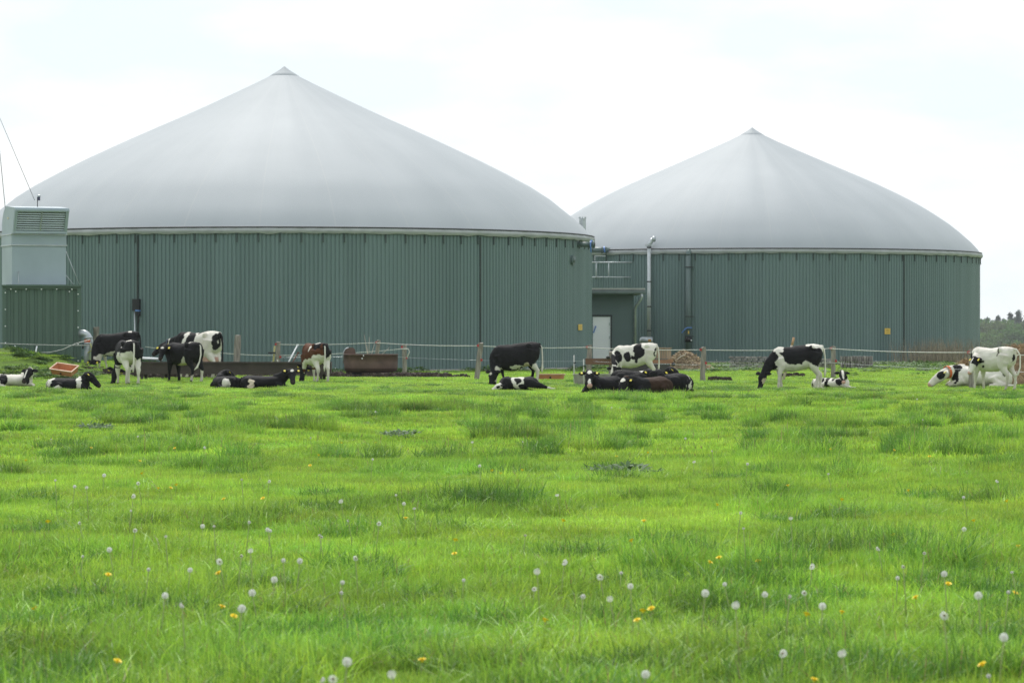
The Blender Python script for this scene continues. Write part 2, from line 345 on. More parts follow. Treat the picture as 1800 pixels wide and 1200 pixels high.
def tank(T, apex, n, label, seams, DOME):
    cx, cy, r = T
    root = thing('biogas_tank', label, 'storage tank', (cx, cy, 0), 0, 'round biogas tanks')
    # one corrugated wall sheet: five ribs, shared by all
    da = 2 * math.pi / n; prof = []
    for k in range(5):
        for u, o in ((0, .026), (.60, .026), (.68, 0), (.92, 0)):
            prof.append(((k + u) / 5, o))
    prof.append((1.0, .026))
    vs_ = []
    for z in (.05, WALL_H - .05):
        for u, o in prof:
            g = (u - .5) * da; vs_.append(((r + o) * math.cos(g), (r + o) * math.sin(g), z))
    m = len(prof)
    sheet = MB().add(vs_, [(i, i + 1, m + i + 1, m + i) for i in range(m - 1)]).mesh('wall_sheet', M_green)
    brk = MB().box((r + .055, 0, WALL_H - .36), (.025, .038, .30)).mesh('bracket', mat('bracket_green', (.05, .072, .068), rough=.6))
    for k in range(n):
        link('wall_sheet', sheet, root, rz=(k + .5) * da)
        link('bracket', brk, root, rz=k * da)
    for px in seams:
        g = hit(px, T)[2]
        MB().box((r + .045, 0, WALL_H / 2 - .1), (.03, .05, WALL_H - .3)).build('cover_strip', mat('seam_dark', (.03, .045, .042), rough=.6), root, rz=g)
    MB().lathe([(r - .3, 0), (r + .10, 0), (r + .10, .12), (r - .02, .14)], 96, (0, 0, -.05)).build('plinth', M_conc, root)
    # membrane dome with slack folds near the edge
    h = apex - WALL_H; prof2 = [((r + .06) * a, WALL_H + h * b) for a, b in DOME]
    sd_ = int(r * 10)
    def wob(rr, z, g, i):
        f = math.sin(i / len(prof2) * math.pi) * min(1, rr / r * 1.3) ** 1.5
        w = (vnoise(np.array([math.cos(g) * 9 + 20, math.sin(g) * 9 + 20]), sd_) - .5)
        w2 = (vnoise(np.array([math.cos(g) * 3 + 20, math.sin(g) * 3 + 20, rr * .3]), sd_ + 3) - .5)
        return rr, z + f * (.05 * w + .07 * w2)
    MB().lathe(prof2, 224, wob=wob).build('membrane_dome', M_dome, root)
    sl = (prof2[-4][1] - prof2[-2][1]) / (prof2[-4][0] - prof2[-2][0])
    MB().lathe([(.57, apex - .02 + .55 * sl * 1.02), (.55, apex + .015 + .55 * sl * 1.02), (.4, apex + .03 + .4 * sl), (.2, apex + .05 + .2 * sl), (.01, apex + .09)], 40).build('peak_cap', M_dome, root)
    MB().lathe([(r + .085, WALL_H - .02), (r + .125, WALL_H - .01), (r + .125, WALL_H + .035), (r + .06, WALL_H + .045)], 192).build('clamp_ring', M_rim, root)
    def wob2(rr, z, g, i):
        s = abs(math.sin(g * n / 2)); q = vnoise(np.array([math.cos(g) * 30 + 50, math.sin(g) * 30 + 50]), sd_ + 9)
        if i == 3: return rr + .02 * q, z - .022 * s - .045 * (q - .5)
        if i in (1, 2): return rr + .035 * (q - .5) + .03 * s, z
        return rr, z
    MB().lathe([(r + .10, WALL_H), (r + .13, WALL_H - .07), (r + .12, WALL_H - .14), (r + .085, WALL_H - .19)], n * 6, wob=wob2).build('membrane_skirt', M_skirt, root)
    return root
TL = (gx(500, 116.0), 116.0, 11.8)
TR = (gx(1322, 142.2), 142.2, 10.6)
tankL = tank(TL, 11.5, 100, 'larger green ribbed biogas tank with pale dome standing behind the container and round tub', (243, 843), DOME_L)
tankR = tank(TR, 10.9, 90, 'smaller green ribbed biogas tank with pale dome behind the stacks of paving stones', (1588,), DOME)

def local(T, p): return (p[0] - T[0], p[1] - T[1], p[2])
# fittings that are fixed to the large tank
def on_wall(T, px, py, dr=.05):
    x, y, g = hit(px, T, dr); return Vector((x, y, gz(py, y))), g
p, g = on_wall(TL, 240, 536, .09)
MB().box((0, 0, 0), (.16, .26, .42)).build('junction_box', M_black, tankL, local(TL, p), g)
pc, gc = on_wall(TL, 237, 600, .09); zb = .1
MB().tube([(0, 0, zb), (0, 0, p.z - .2)], .03, 8).build('conduit', M_galv, tankL, (pc.x - TL[0], pc.y - TL[1], 0), 0)
p, g = on_wall(TL, 243, 551, .12)
o = MB().box((0, 0, 0), (.14, .12, .16)).tube([(.02, .03, -.05), (.05, .05, -.25), (.03, 0, -.36)], .02, 6).build('socket_outlet', M_black, tankL, local(TL, p), g)
MB().box((.03, 0, .10), (.15, .14, .05)).build('cover', M_blue, o)
p, g = on_wall(TL, 1007, 457, .07)
MB().tube([(-.05, 0, 0), (.05, 0, 0)], .17, 20, smooth=False).tube([(.05, 0, 0), (.07, 0, 0)], .11, 20).build('wall_flange', M_gpipe, tankL, local(TL, p), g)
p, g = on_wall(TL, 1020, 575, .055)
sg = MB().box((0, 0, 0), (.012, .50, .22)).build('warning_sign', M_yel, tankL, local(TL, p), g)
for k in range(3): MB().box((.008, 0, .05 - .05 * k), (.004, .36 - .06 * k, .014)).build('print_line', mat('print', (.35, .2, .05)), sg)
p, g = on_wall(TR, 1560, 582, .055)
sg = MB().box((0, 0, 0), (.012, .30, .26)).build('warning_sign', M_yel, tankR, local(TR, p), g)
for k in range(3): MB().box((.008, 0, .06 - .06 * k), (.004, .2 - .03 * k, .018)).build('print_line', MATS['print'], sg)

def arc(c, r, a0, a1, ax, ay, n=7):
    c = Vector(c); return [c + Vector(ax) * r * math.cos(a0 + (a1 - a0) * i / (n - 1)) + Vector(ay) * r * math.sin(a0 + (a1 - a0) * i / (n - 1)) for i in range(n)]
# gas pipe stub with blue lever leaving the large tank
p, g = on_wall(TL, 1013, 430, -.05); L = 1.0
pr = thing('gas_pipe', 'short grey pipe stub with blue lever under the rim of the larger tank', 'pipe', (p.x, p.y - .02, p.z))
MB().tube([(-.05, 0, 0), (.62, -.18, 0)], .095, 16).build('pipe', M_gpipe, pr)
MB().tube([(.48, -.14, 0), (.52, -.15, 0)], .13, 16).tube([(.62, -.18, 0), (.67, -.195, 0)], .13, 16).build('flange', M_gpipe, pr)
MB().tube([(.67, -.195, 0), (.675, -.197, 0)], .08, 16).build('opening', M_black, pr)
MB().tube([(.55, -.17, .13), (.52, -.27, .02), (.54, -.29, -.30)], .028, 6).tube([(.50, -.15, .11), (.56, -.17, .15), (.60, -.18, .11)], .03, 6).build('lever', M_blue, pr)
# second stub on the small tank
p, g = on_wall(TR, 1072, 440, -.05)
pr = thing('gas_pipe', 'short thick pipe with blue lever under the rim of the smaller tank', 'pipe', (p.x, p.y, p.z))
MB().tube([(.05, .1, 0), (-.25, -.25, 0), (-1.1, -.45, 0)], .125, 16).build('pipe', M_gpipe, pr)
MB().tube([(-.16, -.27, 0), (-.22, -.285, 0)], .17, 16).tube([(-.34, -.30, 0), (-.39, -.305, 0)], .17, 16).build('flange', M_gpipe, pr)
MB().tube([(-.27, -.30, .15), (-.26, -.44, .05), (-.24, -.45, -.1)], .035, 6).build('lever', M_blue, pr)
# light riser pipe climbing over the rim
p, g = on_wall(TR, 1141, 520, .18)
zt = gz(432, p.y); zl = gz(598, p.y); er, et = Vector((math.cos(g), math.sin(g), 0)), Vector((-math.sin(g), math.cos(g), 0))
pr = thing('riser_pipe', 'tall pale steel pipe climbing over the rim of the smaller tank beside the utility building', 'pipe', (p.x, p.y, 0))
MB().tube([(0, 0, zl), (0, 0, zt)], .085, 14).build('pipe', M_steel, pr)
for z in (zt - 1.6, zt - 2.7, zt - .1, zl + .4): MB().tube([(0, 0, z), (0, 0, z + .05)], .105, 14).build('clamp', M_rim, pr)
q = Vector((0, 0, zt))
MB().tube([q, q + Vector((.03, 0, .10)), q + Vector((.10, .0, .20)), q + Vector((.18, .0, .30))], .095, 12).build('elbow', M_galv, pr)
MB().tube([q + Vector((.15, -.02, .30)), q + Vector((.27, -.06, .29))], .125, 12).build('outlet', M_galv, pr)
MB().box((0, 0, zt + .02), (.36, .2, .05)).build('rim_bracket', M_galv, pr)
# grey blower at its foot
pb = thing('blower', 'grey horizontal blower drum with orange label at the foot of the pale pipe', 'blower', (p.x - .12, p.y - .35, 0))
zc = gz(598, p.y)
MB().lathe([(.02, -.32), (.10, -.31), (.16, -.22), (.165, .22), (.12, .27), (.02, .28)], 18).build('drum', M_galv, pb).rotation_euler = (0, R(90), 0)
pb.children[0].location = (0, 0, zc)
MB().box((.12, -.168, zc), (.13, .01, .10)).build('label_plate', mat('orange_label', (.6, .28, .05)), pb)
MB().box((-.12, 0, (zc - .15) / 2), (.08, .2, zc - .15)).box((.16, 0, (zc - .15) / 2), (.08, .2, zc - .15)).build('stand', M_black, pb)
# grey-green riser with blue lever
p, g = on_wall(TR, 1210, 520, .20); zt = gz(440, p.y)
pr = thing('riser_pipe', 'grey-green upright pipe with domed top and blue lever on the smaller tank', 'pipe', (p.x, p.y, 0))
er = Vector((math.cos(g), math.sin(g), 0))
MB().tube([(0, 0, 0), (0, 0, zt - .22)], .115, 16).build('pipe', M_gpipe, pr)
MB().tube([Vector((0, 0, zt - .22))] + [Vector((0, 0, zt - .22)) - er * .16 + er * .16 * math.cos(a) + Vector((0, 0, .18 * math.sin(a))) for a in (.3, .6, .9, 1.2, 1.5)] + [Vector((0, 0, zt - .04)) - er * .35], .118, 16).build('elbow', M_gpipe, pr)
for z in (gz(470, p.y), gz(557, p.y), gz(592, p.y)):
    MB().tube([(0, 0, z), (0, 0, z + .04)], .145, 16).box((.17, 0, z + .02), (.14, .05, .03)).build('clamp', M_rim, pr)
z = gz(577, p.y)
MB().tube([(.15, -.12, z + .02), (-.05, -.15, z + .03), (-.14, -.16, z - .02), (-.30, -.2, z - .2)], .028, 6).build('lever', M_blue, pr)
MB().tube([(0, 0, gz(601, p.y)), (0, 0, gz(593, p.y))], .155, 16).build('coupling', M_black, pr)
MB().box((0, -.118, gz(584, p.y)), (.05, .01, .12)).build('tag', M_yel, pr)
MB().ell((.12, -.12, gz(598, p.y)), (.035, .035, .035), 8, 6).build('bolt', M_white, pr)
# guard rail
p, g = on_wall(TR, 1078, 474, .6)
rl = thing('guard_rail', 'pale steel guard rail on the wall of the smaller tank above the utility building', 'railing', (p.x, p.y, 0))
x0, x1 = gx(1040, p.y) - p.x, gx(1111, p.y) - p.x
za, zb_ = gz(461, p.y), gz(487, p.y)
MB().tube([(x0, 0, za), (x1, 0, za)], .028, 8).build('rail', M_steel, rl)
MB().tube([(x0, 0, zb_), (x1 - .05, 0, zb_)], .024, 8).build('rail', M_steel, rl)
for px in (1048, 1070): MB().tube([(gx(px, p.y) - p.x, 0, zb_), (gx(px, p.y) - p.x, 0, za)], .024, 8).build('post', M_steel, rl)
for xx in (x0 + .2, x1 - .3):
    yy = hit((p.x + xx) / p.y * FPX + 900, TR)[1] - p.y
    MB().tube([(xx, 0, zb_), (xx, yy, zb_)], .02, 6).build('wall_bracket', M_galv, rl)
# small ledge above
p2, g2 = on_wall(TR, 1050, 450, .5)
ll = thing('cable_tray', 'short pale steel tray under the pipe between the two tanks', 'tray', (p2.x, p2.y, gz(450, p2.y)))
MB().box((.12, 0, 0), (.5, .18, .035)).build('tray', M_steel, ll); MB().box((-.11, 0, -.1), (.04, .04, .2)).build('bracket', M_steel, ll)

# ---------------------------------------------------------------- utility building between the tanks
bd = 123.0; bx0, bx1 = .6, gx(1114, bd); bh = gz(516, bd)
ub = thing('utility_building', 'low dark green flat-roofed building with white door between the tanks', 'building', ((bx0 + bx1) / 2, bd, 0))
w = bx1 - bx0
dx0, dx1, dh = gx(1041, bd) - ub.location.x, gx(1074, bd) - ub.location.x, gz(556, bd)
wl = MB()
wl.box(((-w / 2 + dx0) / 2, .1, bh / 2), (dx0 + w / 2, .2, bh)).box(((dx1 + w / 2) / 2, .1, bh / 2), (w / 2 - dx1, .2, bh)).box(((dx0 + dx1) / 2, .1, (dh + bh) / 2), (dx1 - dx0, .2, bh - dh))
wl.build('front_wall', M_green_dk, ub)
MB().box((w / 2 - .1, 4.2, bh / 2), (.2, 8, bh)).build('side_wall', M_green_dk, ub)
MB().box((-w / 2 + .1, 4.2, bh / 2), (.2, 8, bh)).build('side_wall', M_green_dk, ub)
MB().box((.2, 4.0, bh + .09), (w + .5, 8.8, .16)).build('roof', mat('roof_grey', (.30, .32, .32), rough=.6), ub)
MB().box((.2, -.46, bh + .195), (w + .5, .08, .045)).build('roof_edge', mat('roof_edge_pale', (.52, .52, .48), rough=.5), ub)
gp = [(-.07, .07), (-.07, -.02), (-.04, -.07), (.04, -.07), (.07, -.02), (.07, .07)]
MB().prism([(a - .48, b + bh + .05) for a, b in gp], -w / 2 - .05, w / 2 + .47, axis='x').build('gutter', mat('gutter_grey', (.16, .20, .205), rough=.4), ub)
dr = MB().box(((dx0 + dx1) / 2, .02, dh / 2), (dx1 - dx0 - .06, .05, dh - .04)).build('door', M_white, ub)
MB().box((dx0 + .10, -.05, 1.48), (.05, .05, .30), Matrix.Rotation(.35, 3, 'Y')).build('handle', M_blue, dr)
for zz in (.55, 1.15, 1.7): MB().box((dx1 - .06, -.02, zz), (.04, .04, .12)).build('hinge', M_galv, dr)
MB().box((dx1 + .01, -.02, dh / 2), (.05, .06, dh)).box(((dx0 + dx1) / 2, -.02, dh + .03), (dx1 - dx0 + .1, .06, .06)).build('door_frame', M_black, ub)
xd, xe = gx(1128, bd - .45) - ub.location.x, gx(1116, bd) - ub.location.x
MB().tube([(xd, -.48, bh), (xd, -.48, bh - .14), (xd - .05, -.45, bh - .26), (xe + .04, -.2, bh - .5), (xe, -.1, bh - .62), (xe, -.1, .05)], .052, 10).build('downpipe', M_galv, ub)
st = thing('flue_stack', 'slim grey flue stack rising between the two pale domes', 'chimney', (gx(1024, 127), 127, bh + .17))
ht = gz(384, 127) - bh - .17
MB().tube([(0, 0, 0), (0, 0, ht)], .145, 18, smooth=False).build('pipe', M_galv, st)
for a in range(8): MB().box((.14 * math.cos(a * .785), .14 * math.sin(a * .785), ht + .03), (.05, .05, .06)).build('rim_tooth', M_galv, st)

# ---------------------------------------------------------------- container with ventilation hood
cd = 94.0; cxx = gx(73.5, cd); cz = .25; cw, chh = 2.43, gz(501, cd) - .25
ct = thing('container', 'dark green ribbed steel container under the grey ventilation hood', 'container', (cxx, cd, cz), R(9.3))
pts = []; nrib = 9; x = -cw / 2 + .12
pw = (cw - .24) / nrib
for k in range(nrib):
    for u, o in ((0, 0), (.5, 0), (.6, .03), (.9, .03)): pts.append((x + (k + u) * pw, .06 + o))
pts.append((x + nrib * pw, .06))
m = len(pts)
MB().add([(a, b, z) for z in (.1, chh - .12) for a, b in pts], [(i, i + 1, m + i + 1, m + i) for i in range(m - 1)]).build('end_panel', M_cont, ct)
for s in (-1, 1):
    MB().box((s * (cw / 2 - .06), .06, chh / 2), (.12, .12, chh)).build('corner_post', M_cont, ct)
    MB().box((s * (cw / 2 - .03), 3.0, chh / 2), (.05, 5.8, chh - .1)).build('side_panel', M_cont, ct)
MB().box((0, .06, chh - .05), (cw - .24, .13, .13)).box((0, -.025, chh - .02), (cw + .03, .06, .05)).build('top_rail', M_cont, ct)
MB().box((0, .06, .05), (cw - .24, .13, .12)).build('bottom_rail', M_cont, ct)
MB().box((0, 3.05, chh - .02), (cw - .06, 5.9, .06)).build('roof', M_cont, ct)
bolt = MB().ell((0, 0, 0), (.022, .016, .022), 8, 5).mesh('bolt', M_white)
for k in range(5): link('bolt', bolt, ct, (-.95 + k * .47, -.01, chh - .13 - .0 * k))
for k in range(2): link('bolt', bolt, ct, (-.8 + k * 1.65, -.005, chh - .2))
for k in range(5):
    link('bolt', bolt, ct, (-1.12, -.01, chh - .24 - k * .52)); link('bolt', bolt, ct, (1.12, -.01, chh - .28 - k * .52))
hd_ = thing('ventilation_hood', 'grey-blue sheet metal ventilation hood with louvres on the green container', 'ventilation hood', (gx(59.5, cd + 1.2), cd + 1.2, cz + chh + .012), R(22))
HW, HD = 1.72, 1.45; kx = FPX / cd
low = [(-HD / 2, 0), (HD / 2, 0), (HD / 2, 1.22), (-HD / 2, 1.22)]
MB().prism([(a, b) for a, b in low], -HW / 2, HW / 2, axis='x').build('lower_box', M_hood, hd_)
MB().prism([(-HD / 2 - .012, 1.26), (HD / 2 + .012, 1.26), (HD / 2 + .012, 1.56), (-HD / 2 - .012, 1.56)], -HW / 2 - .012, HW / 2 + .012, axis='x').build('band', M_hood, hd_)
for z in (1.24, 1.58): MB().box((0, 0, z), (HW + .07, HD + .07, .035)).build('flange', M_galv, hd_)
up = [(-HD / 2, 1.6), (HD / 2, 1.6)] + [(HD / 2 - .72 + .72 * math.cos(a), 1.72 + .76 * math.sin(a)) for a in np.linspace(.1, math.pi / 2, 9)] + [(-1.12, 2.40), (-1.13, 2.36), (-.80, 1.66), (-.80, 1.62)]
MB().prism(up, -HW / 2, HW / 2, axis='x').build('elbow_hood', M_hood, hd_)
f0, f1 = Vector((0, -.80, 1.66)), Vector((0, -1.12, 2.34)); fd = (f1 - f0).normalized(); fnrm = Vector((0, -fd.z, fd.y))
MB().add([(-HW / 2 + .1, *(f0 + fd * .05 + fnrm * .006).yz), (HW / 2 - .1, *(f0 + fd * .05 + fnrm * .006).yz), (HW / 2 - .1, *(f1 - fd * .04 + fnrm * .006).yz), (-HW / 2 + .1, *(f1 - fd * .04 + fnrm * .006).yz)], [(0, 1, 2, 3)]).build('louvre_backing', M_black, hd_)
ang = math.atan2(fd.z, -fd.y)
for k in range(9):
    c = f0 + fd * (.09 + k * .076) + fnrm * .03
    MB().box((0, 0, 0), (HW - .2, .012, .042), Matrix.Rotation(R(-25), 3, 'X')).build('louvre_slat', M_louv, hd_, (0, c.y, c.z))
MB().box((0, 0, 0), (.025, .03, .74), Matrix.Rotation(math.atan2(-fd.y, fd.z), 3, 'X')).build('louvre_mullion', M_galv, hd_, tuple((f0 + f1) / 2 + fnrm * .05))
fr = MB()
for s in (-1, 1): fr.box((s * (HW / 2 - .05), *((f0 + f1) / 2 + fnrm * .04).yz), (.09, .06, .80), Matrix.Rotation(math.atan2(-fd.y, fd.z), 3, 'X'))
fr.box((0, *(f1 + fnrm * .04).yz), (HW, .08, .06)).box((0, *(f0 + fnrm * .04).yz), (HW, .08, .08))
fr.build('louvre_frame', M_hood, hd_)
for (a, b) in (((HW / 2 + .01, -.6, 1.1), (HW / 2 + .42, -.75, .02)), ((HW / 2 + .01, -.4, .40), (HW / 2 + .30, -.5, .02)), ((-HW / 2 + .2, -HD / 2 - .03, .42), (-HW / 2 + .15, -HD / 2 - .28, .02))):
    MB().tube([a, b], .012, 5).build('brace_wire', M_galv, hd_)
MB().box((-HW / 2 - .01, -.2, 2.1), (.015, .16, .05)).build('type_plate', mat('plate_cream', (.75, .68, .55)), hd_)
ws = thing('weather_sensor', 'small dark weather sensor on a thin pole on top of the grey hood', 'sensor', (gx(66, cd + 1.0), cd + 1.0, gz(364, cd + 1.0)))
MB().tube([(0, 0, 0), (0, 0, .32)], .014, 6).build('pole', M_black, ws)
MB().box((.045, 0, .26), (.075, .06, .11)).build('sensor_body', mat('sensor_navy', (.05, .05, .09)), ws); MB().ell((.05, 0, .35), (.06, .05, .035), 10, 6).build('sensor_cap', M_galv, ws)
# lightning mast (outside the frame) whose guy wires come into view
mx_, my_ = gx(-30, 98), 98.0
ms = thing('lightning_mast', 'thin steel mast with guy wires behind the ventilation hood', 'mast', (mx_, my_, .2))
MB().tube([(0, 0, 0), (0, 0, 12.8)], [.06, .03], 8).build('pole', M_galv, ms)
for (px, py, za_) in ((61, 352, gz(148, 98)), (10, 372, gz(-30, 98))):
    MB().tube([(gx(px, 95.5) - mx_, 95.5 - my_, gz(py, 95.5) - .2), (0, 0, za_)], .011, 4).build('guy_wire', mat('wire_grey', (.25, .25, .26)), ms)
# galvanised pipe bending out of the container
pd_ = 93.9; px_, zt = gx(153, pd_), gz(580, pd_)
gp_ = thing('exhaust_pipe', 'galvanised pipe bending out of the green container into the ground', 'pipe', (px_, pd_, 0)); r_ = .11
xc = gx(142, pd_) - px_
MB().tube([(xc - .05, .25, zt - .10), (xc + .05, .2, zt - .10)] + [(xc + .05 + (-xc + .02) * math.sin(a), .15, zt - .42 + .32 * math.cos(a)) for a in np.linspace(.15, 1.5, 7)] + [(.0, .15, zt - .7), (-.03, .15, .05)], r_, 16).build('pipe', M_galv, gp_)
for zz in (gz(595, pd_), gz(605, pd_)): MB().tube([(.02, .15, zz), (.02, .15, zz + .06)], r_ + .03, 14).build('clamp', M_galv, gp_)
MB().tube([(.02, .15, gz(602, pd_)), (.02, .15, gz(597, pd_))], r_ + .02, 14).build('band', M_collar, gp_)
MB().tube([(.1, .02, gz(603, pd_)), (.16, 0, gz(615, pd_)), (.02, 0, gz(620, pd_))], .02, 6).build('cable', mat('cable_yellow', (.5, .5, .2)), gp_)
MB().tube([(-.12, .02, gz(604, pd_)), (-.13, 0, gz(613, pd_))], .03, 6).build('cable', M_black, gp_)
# ---------------------------------------------------------------- fences
def post_mesh(h, w, lean=0.0, seed=0):
    rr = random.Random(seed); b = MB(); n = 8; pts = []; lay = 7
    for i in range(lay):
        z = -.12 + (h + .12) * i / (lay - 1)
        for k in range(n):
            g = 2 * math.pi * k / n + .3
            r = w / 2 * (1.0 + rr.uniform(-.14, .14)) * (1.08 - .12 * i / lay)
            pts.append((lean * z / h + r * math.cos(g), r * math.sin(g), z + (rr.uniform(-.02, .02) if i == lay - 1 else 0)))
    fs = [(i * n + k, i * n + (k + 1) % n, (i + 1) * n + (k + 1) % n, (i + 1) * n + k) for i in range(lay - 1) for k in range(n)] + [tuple((lay - 1) * n + k for k in range(n))]
    return b.add(pts, fs)
def sag(a, b, s, n=14):
    a, b = Vector(a), Vector(b); return [a.lerp(b, i / (n - 1)) - Vector((0, 0, s * 4 * (i / (n - 1)) * (1 - i / (n - 1)))) for i in range(n)]
fence = thing('pasture_fence', 'rope fence on weathered wooden posts running along the pasture edge', 'fence', (0, 0, 0))
#        px   top  dist  width lean(m)
POSTS = [(488, 601, 98.0, .15, .03), (659, 598, 98.0, .13, .12), (711, 606, 100.0, .15, .0), (838, 603, 88.0, .15, .12), (1034, 606, 92.0, .16, .05),
         (1235, 610, 84.6, .15, .03), (1465, 608, 90.0, .14, .0), (1708, 614, 74.0, .15, .0), (1905, 618, 71.0, .15, .02)]
tops = []
ins = MB().box((0, 0, 0), (.06, .07, .07)).mesh('insulator', M_red)
for i, (px, ty, d, w, ln) in enumerate(POSTS):
    x = gx(px, d); zg = gz0(x, d); h = gz(ty, d) - zg
    p = post_mesh(h, w, ln, i).build('post', M_wood, fence, (x, d, zg))
    link('insulator', ins, p, (ln - w / 2 - .01, -.03, h - .07)); link('insulator', ins, p, (ln * .55 + w / 2, -.03, h * .55))
    tops.append(Vector((x + ln - w / 2 - .03, d - .05, zg + h - .075)))
order = [0, 1, 3, 4, 5, 6, 7, 8]
for a, b in zip(order[:-1], order[1:]):
    MB().tube(sag(tops[a], tops[b], .035), .011, 5).build('rope', M_rope, fence)
    MB().tube(sag(tops[a] - Vector((0, -.1, .42)), tops[b] - Vector((0, -.1, .42)), .02), .004, 4).build('wire', M_galv, fence)
tl = Vector((gx(-40, 93), 93.0, gz(617, 93)))
low0 = Vector((gx(380, 97), 97.5, gz(620, 97)))
MB().tube(sag((gx(255, 97), 97.0, gz(609, 97)), low0 + Vector((0, 0, .0)), .05), .010, 5).build('rope', M_rope, fence)
MB().tube(sag(low0, tops[0] - Vector((0, 0, .36)), .02), .010, 5).build('rope', M_rope, fence)
MB().tube(sag(tops[0] - Vector((0, 0, .36)), (gx(706, 100), 99.8, gz(613, 100)), .05), .010, 5).build('rope', M_rope, fence)
MB().tube(sag((gx(415, 95), 94.8, gz(643, 95)), tops[0] - Vector((.1, 0, .56)), .03), .010, 5).build('rope', M_rope, fence)
MB().tube([(gx(706, 100) - .02, 99.85, gz(613, 100)), (gx(718, 100), 99.85, gz(613, 100)), (gx(720, 100), 99.85, gz(618, 100)), (gx(716, 100), 99.85, gz(628, 100))], .02, 5).build('rope_knot', M_rope, fence)
MB().tube([(gx(478, 97.6), 97.6, -.05), (gx(483, 97.6), 97.6, gz(608, 97.6))], .035, 6).build('stake', mat('yellowed_stake', (.42, .40, .16), (.34, .31, .14)), fence)
MB().tube([(gx(487, 97.5), 97.5, gz(632, 97.5)), (gx(490, 97.5), 97.5, gz(640, 97.5)), (gx(491, 97.5), 97.5, -.02)], .02, 5).build('rope_end', M_rope, fence)
MB().box((gx(478, 97.5), 97.5, gz(620, 97.5)), (.24, .05, .05)).build('insulator', M_black, fence)
# wire fence in front of the container
wf = thing('wire_fence', 'low wire fence with thin white stakes in front of the green container', 'fence', (0, 0, 0))
wd = 92.6
a0, a1 = (gx(-30, wd), wd, gz(602, wd)), (gx(151, wd), 93.6, gz(607, 93))
MB().tube(sag(a0, a1, .02), .011, 5).build('wire', M_rope, wf)
MB().tube([(gx(28, wd), wd, gz(621, wd)), (gx(88, wd), wd, gz(619, wd)), (gx(110, wd), wd, gz(614, wd)), (gx(132, wd), wd, gz(604, wd)), (gx(150, wd), 93.5, gz(597, 93))], .012, 5).build('wire', M_rope, wf)
for (p0, y0, p1, y1) in ((30, 623, 26, 607), (58, 626, 65, 608)):
    MB().tube([(gx(p0, wd), wd, gz(y0 + 16, wd)), (gx(p1, wd), wd, gz(y1, wd))], .022, 6).build('stake', M_white, wf)
MB().tube([(gx(57, wd), wd, gz(622, wd)), (gx(61, wd), wd - .05, gz(629, wd))], .02, 5).build('stake_foot', M_white, wf)
# two stout posts
for px, ty, d, lab in ((168, 575, 98.5, 'stout grey wooden post standing beside the galvanised pipe'), (414, 589, 95.5, 'stout leaning wooden post standing behind the long brown trough')):
    x = gx(px, d); zg = gz0(x, d); h = gz(ty, d) - zg
    o = post_mesh(h, .20, .08 if px > 300 else .02, px).build('wooden_post', M_wood, None, (x, d, zg)); tag(o, lab, 'post')
# leaning bars
for k, (p0, y0, p1, y1, mm, lab) in enumerate(((494, 655, 522, 606, M_white, 'thin white bar leaning behind the long brown trough'), (499, 655, 523, 620, M_rail, 'short brown bar leaning beside the thin white bar'))):
    d = 95.0
    o = thing('leaning_bar', lab, 'bar', (gx(p0, d), d, 0))
    e = (gx(p1, d) - gx(p0, d), .3, gz(y1, d))
    MB().tube([(0, 0, 0), e], .022, 6).build('rod', mm, o); MB().box(e, (.08, .05, .05)).build('end_cap', mm, o)
d = 86.6
o = thing('leaning_pole', 'pale barkless wooden pole leaning behind the grazing patched heifer', 'pole', (gx(1376, d), d, 0))
e = (gx(1396, d) - gx(1376, d), .1, gz(593, d)); mid = tuple(x * .82 for x in e)
pale = mat('pale_pole', (.58, .50, .42), (.46, .38, .30), rough=.8, scale=6, stretch=(3, 3, .5))
MB().tube([(0, 0, -.02), tuple(x * .4 + .02 for x in e), mid], [.042, .038, .036], 7).build('shaft', pale, o)
MB().tube([mid, e], [.036, .035], 7).build('tip', mat('pole_tip', (.50, .30, .17), rough=.8), o)

# ---------------------------------------------------------------- troughs, tub and feeders
d = 88.0; x0, x1 = gx(236, d), gx(582, d); L = x1 - x0; zt, zb_ = gz(636, d), gz(657, d)
tr = thing('feed_trough', 'long dark brown steel feed trough on short legs beside the standing cows', 'trough', ((x0 + x1) / 2, d, 0))
th = .03; dp = .5
MB().box((0, -dp / 2, (zt + zb_) / 2), (L, th, zt - zb_)).box((0, -dp / 2 - .03, zt - .02), (L + .02, .05, .05)).build('front_board', M_beam, tr)
MB().box((0, dp / 2, (zt + zb_) / 2), (L, th, zt - zb_)).box((0, dp / 2 + .03, zt - .02), (L + .02, .05, .05)).build('rear_board', M_beam, tr)
MB().box((0, 0, zb_ + .02), (L - .02, dp - .04, .03)).build('bottom', M_beam, tr)
for s in (-1, 1): MB().box((s * L / 2, 0, (zt + zb_) / 2), (.03, dp - .04, zt - zb_ - .02)).build('end_board', M_beam, tr)
for px in (251, 287, 400, 495, 565):
    xx = gx(px, d) - tr.location.x
    for yy in (-.19, .19): MB().box((xx + .07 * (yy > 0), yy, zb_ / 2), (.08, .08, zb_ + .04)).build('leg', M_beam, tr)
xa, xb = gx(238, d) - tr.location.x, gx(285, d) - tr.location.x
MB().tube([(xa, .1, gz(629, d)), (xb, .1, gz(631, d))], .035, 8).build('guard_bar', M_white, tr)
for xx in (xa + .05, xb - .05): MB().box((xx, .1, (zt + gz(630, d)) / 2 - .04), (.04, .04, .16)).build('bar_support', M_beam, tr)

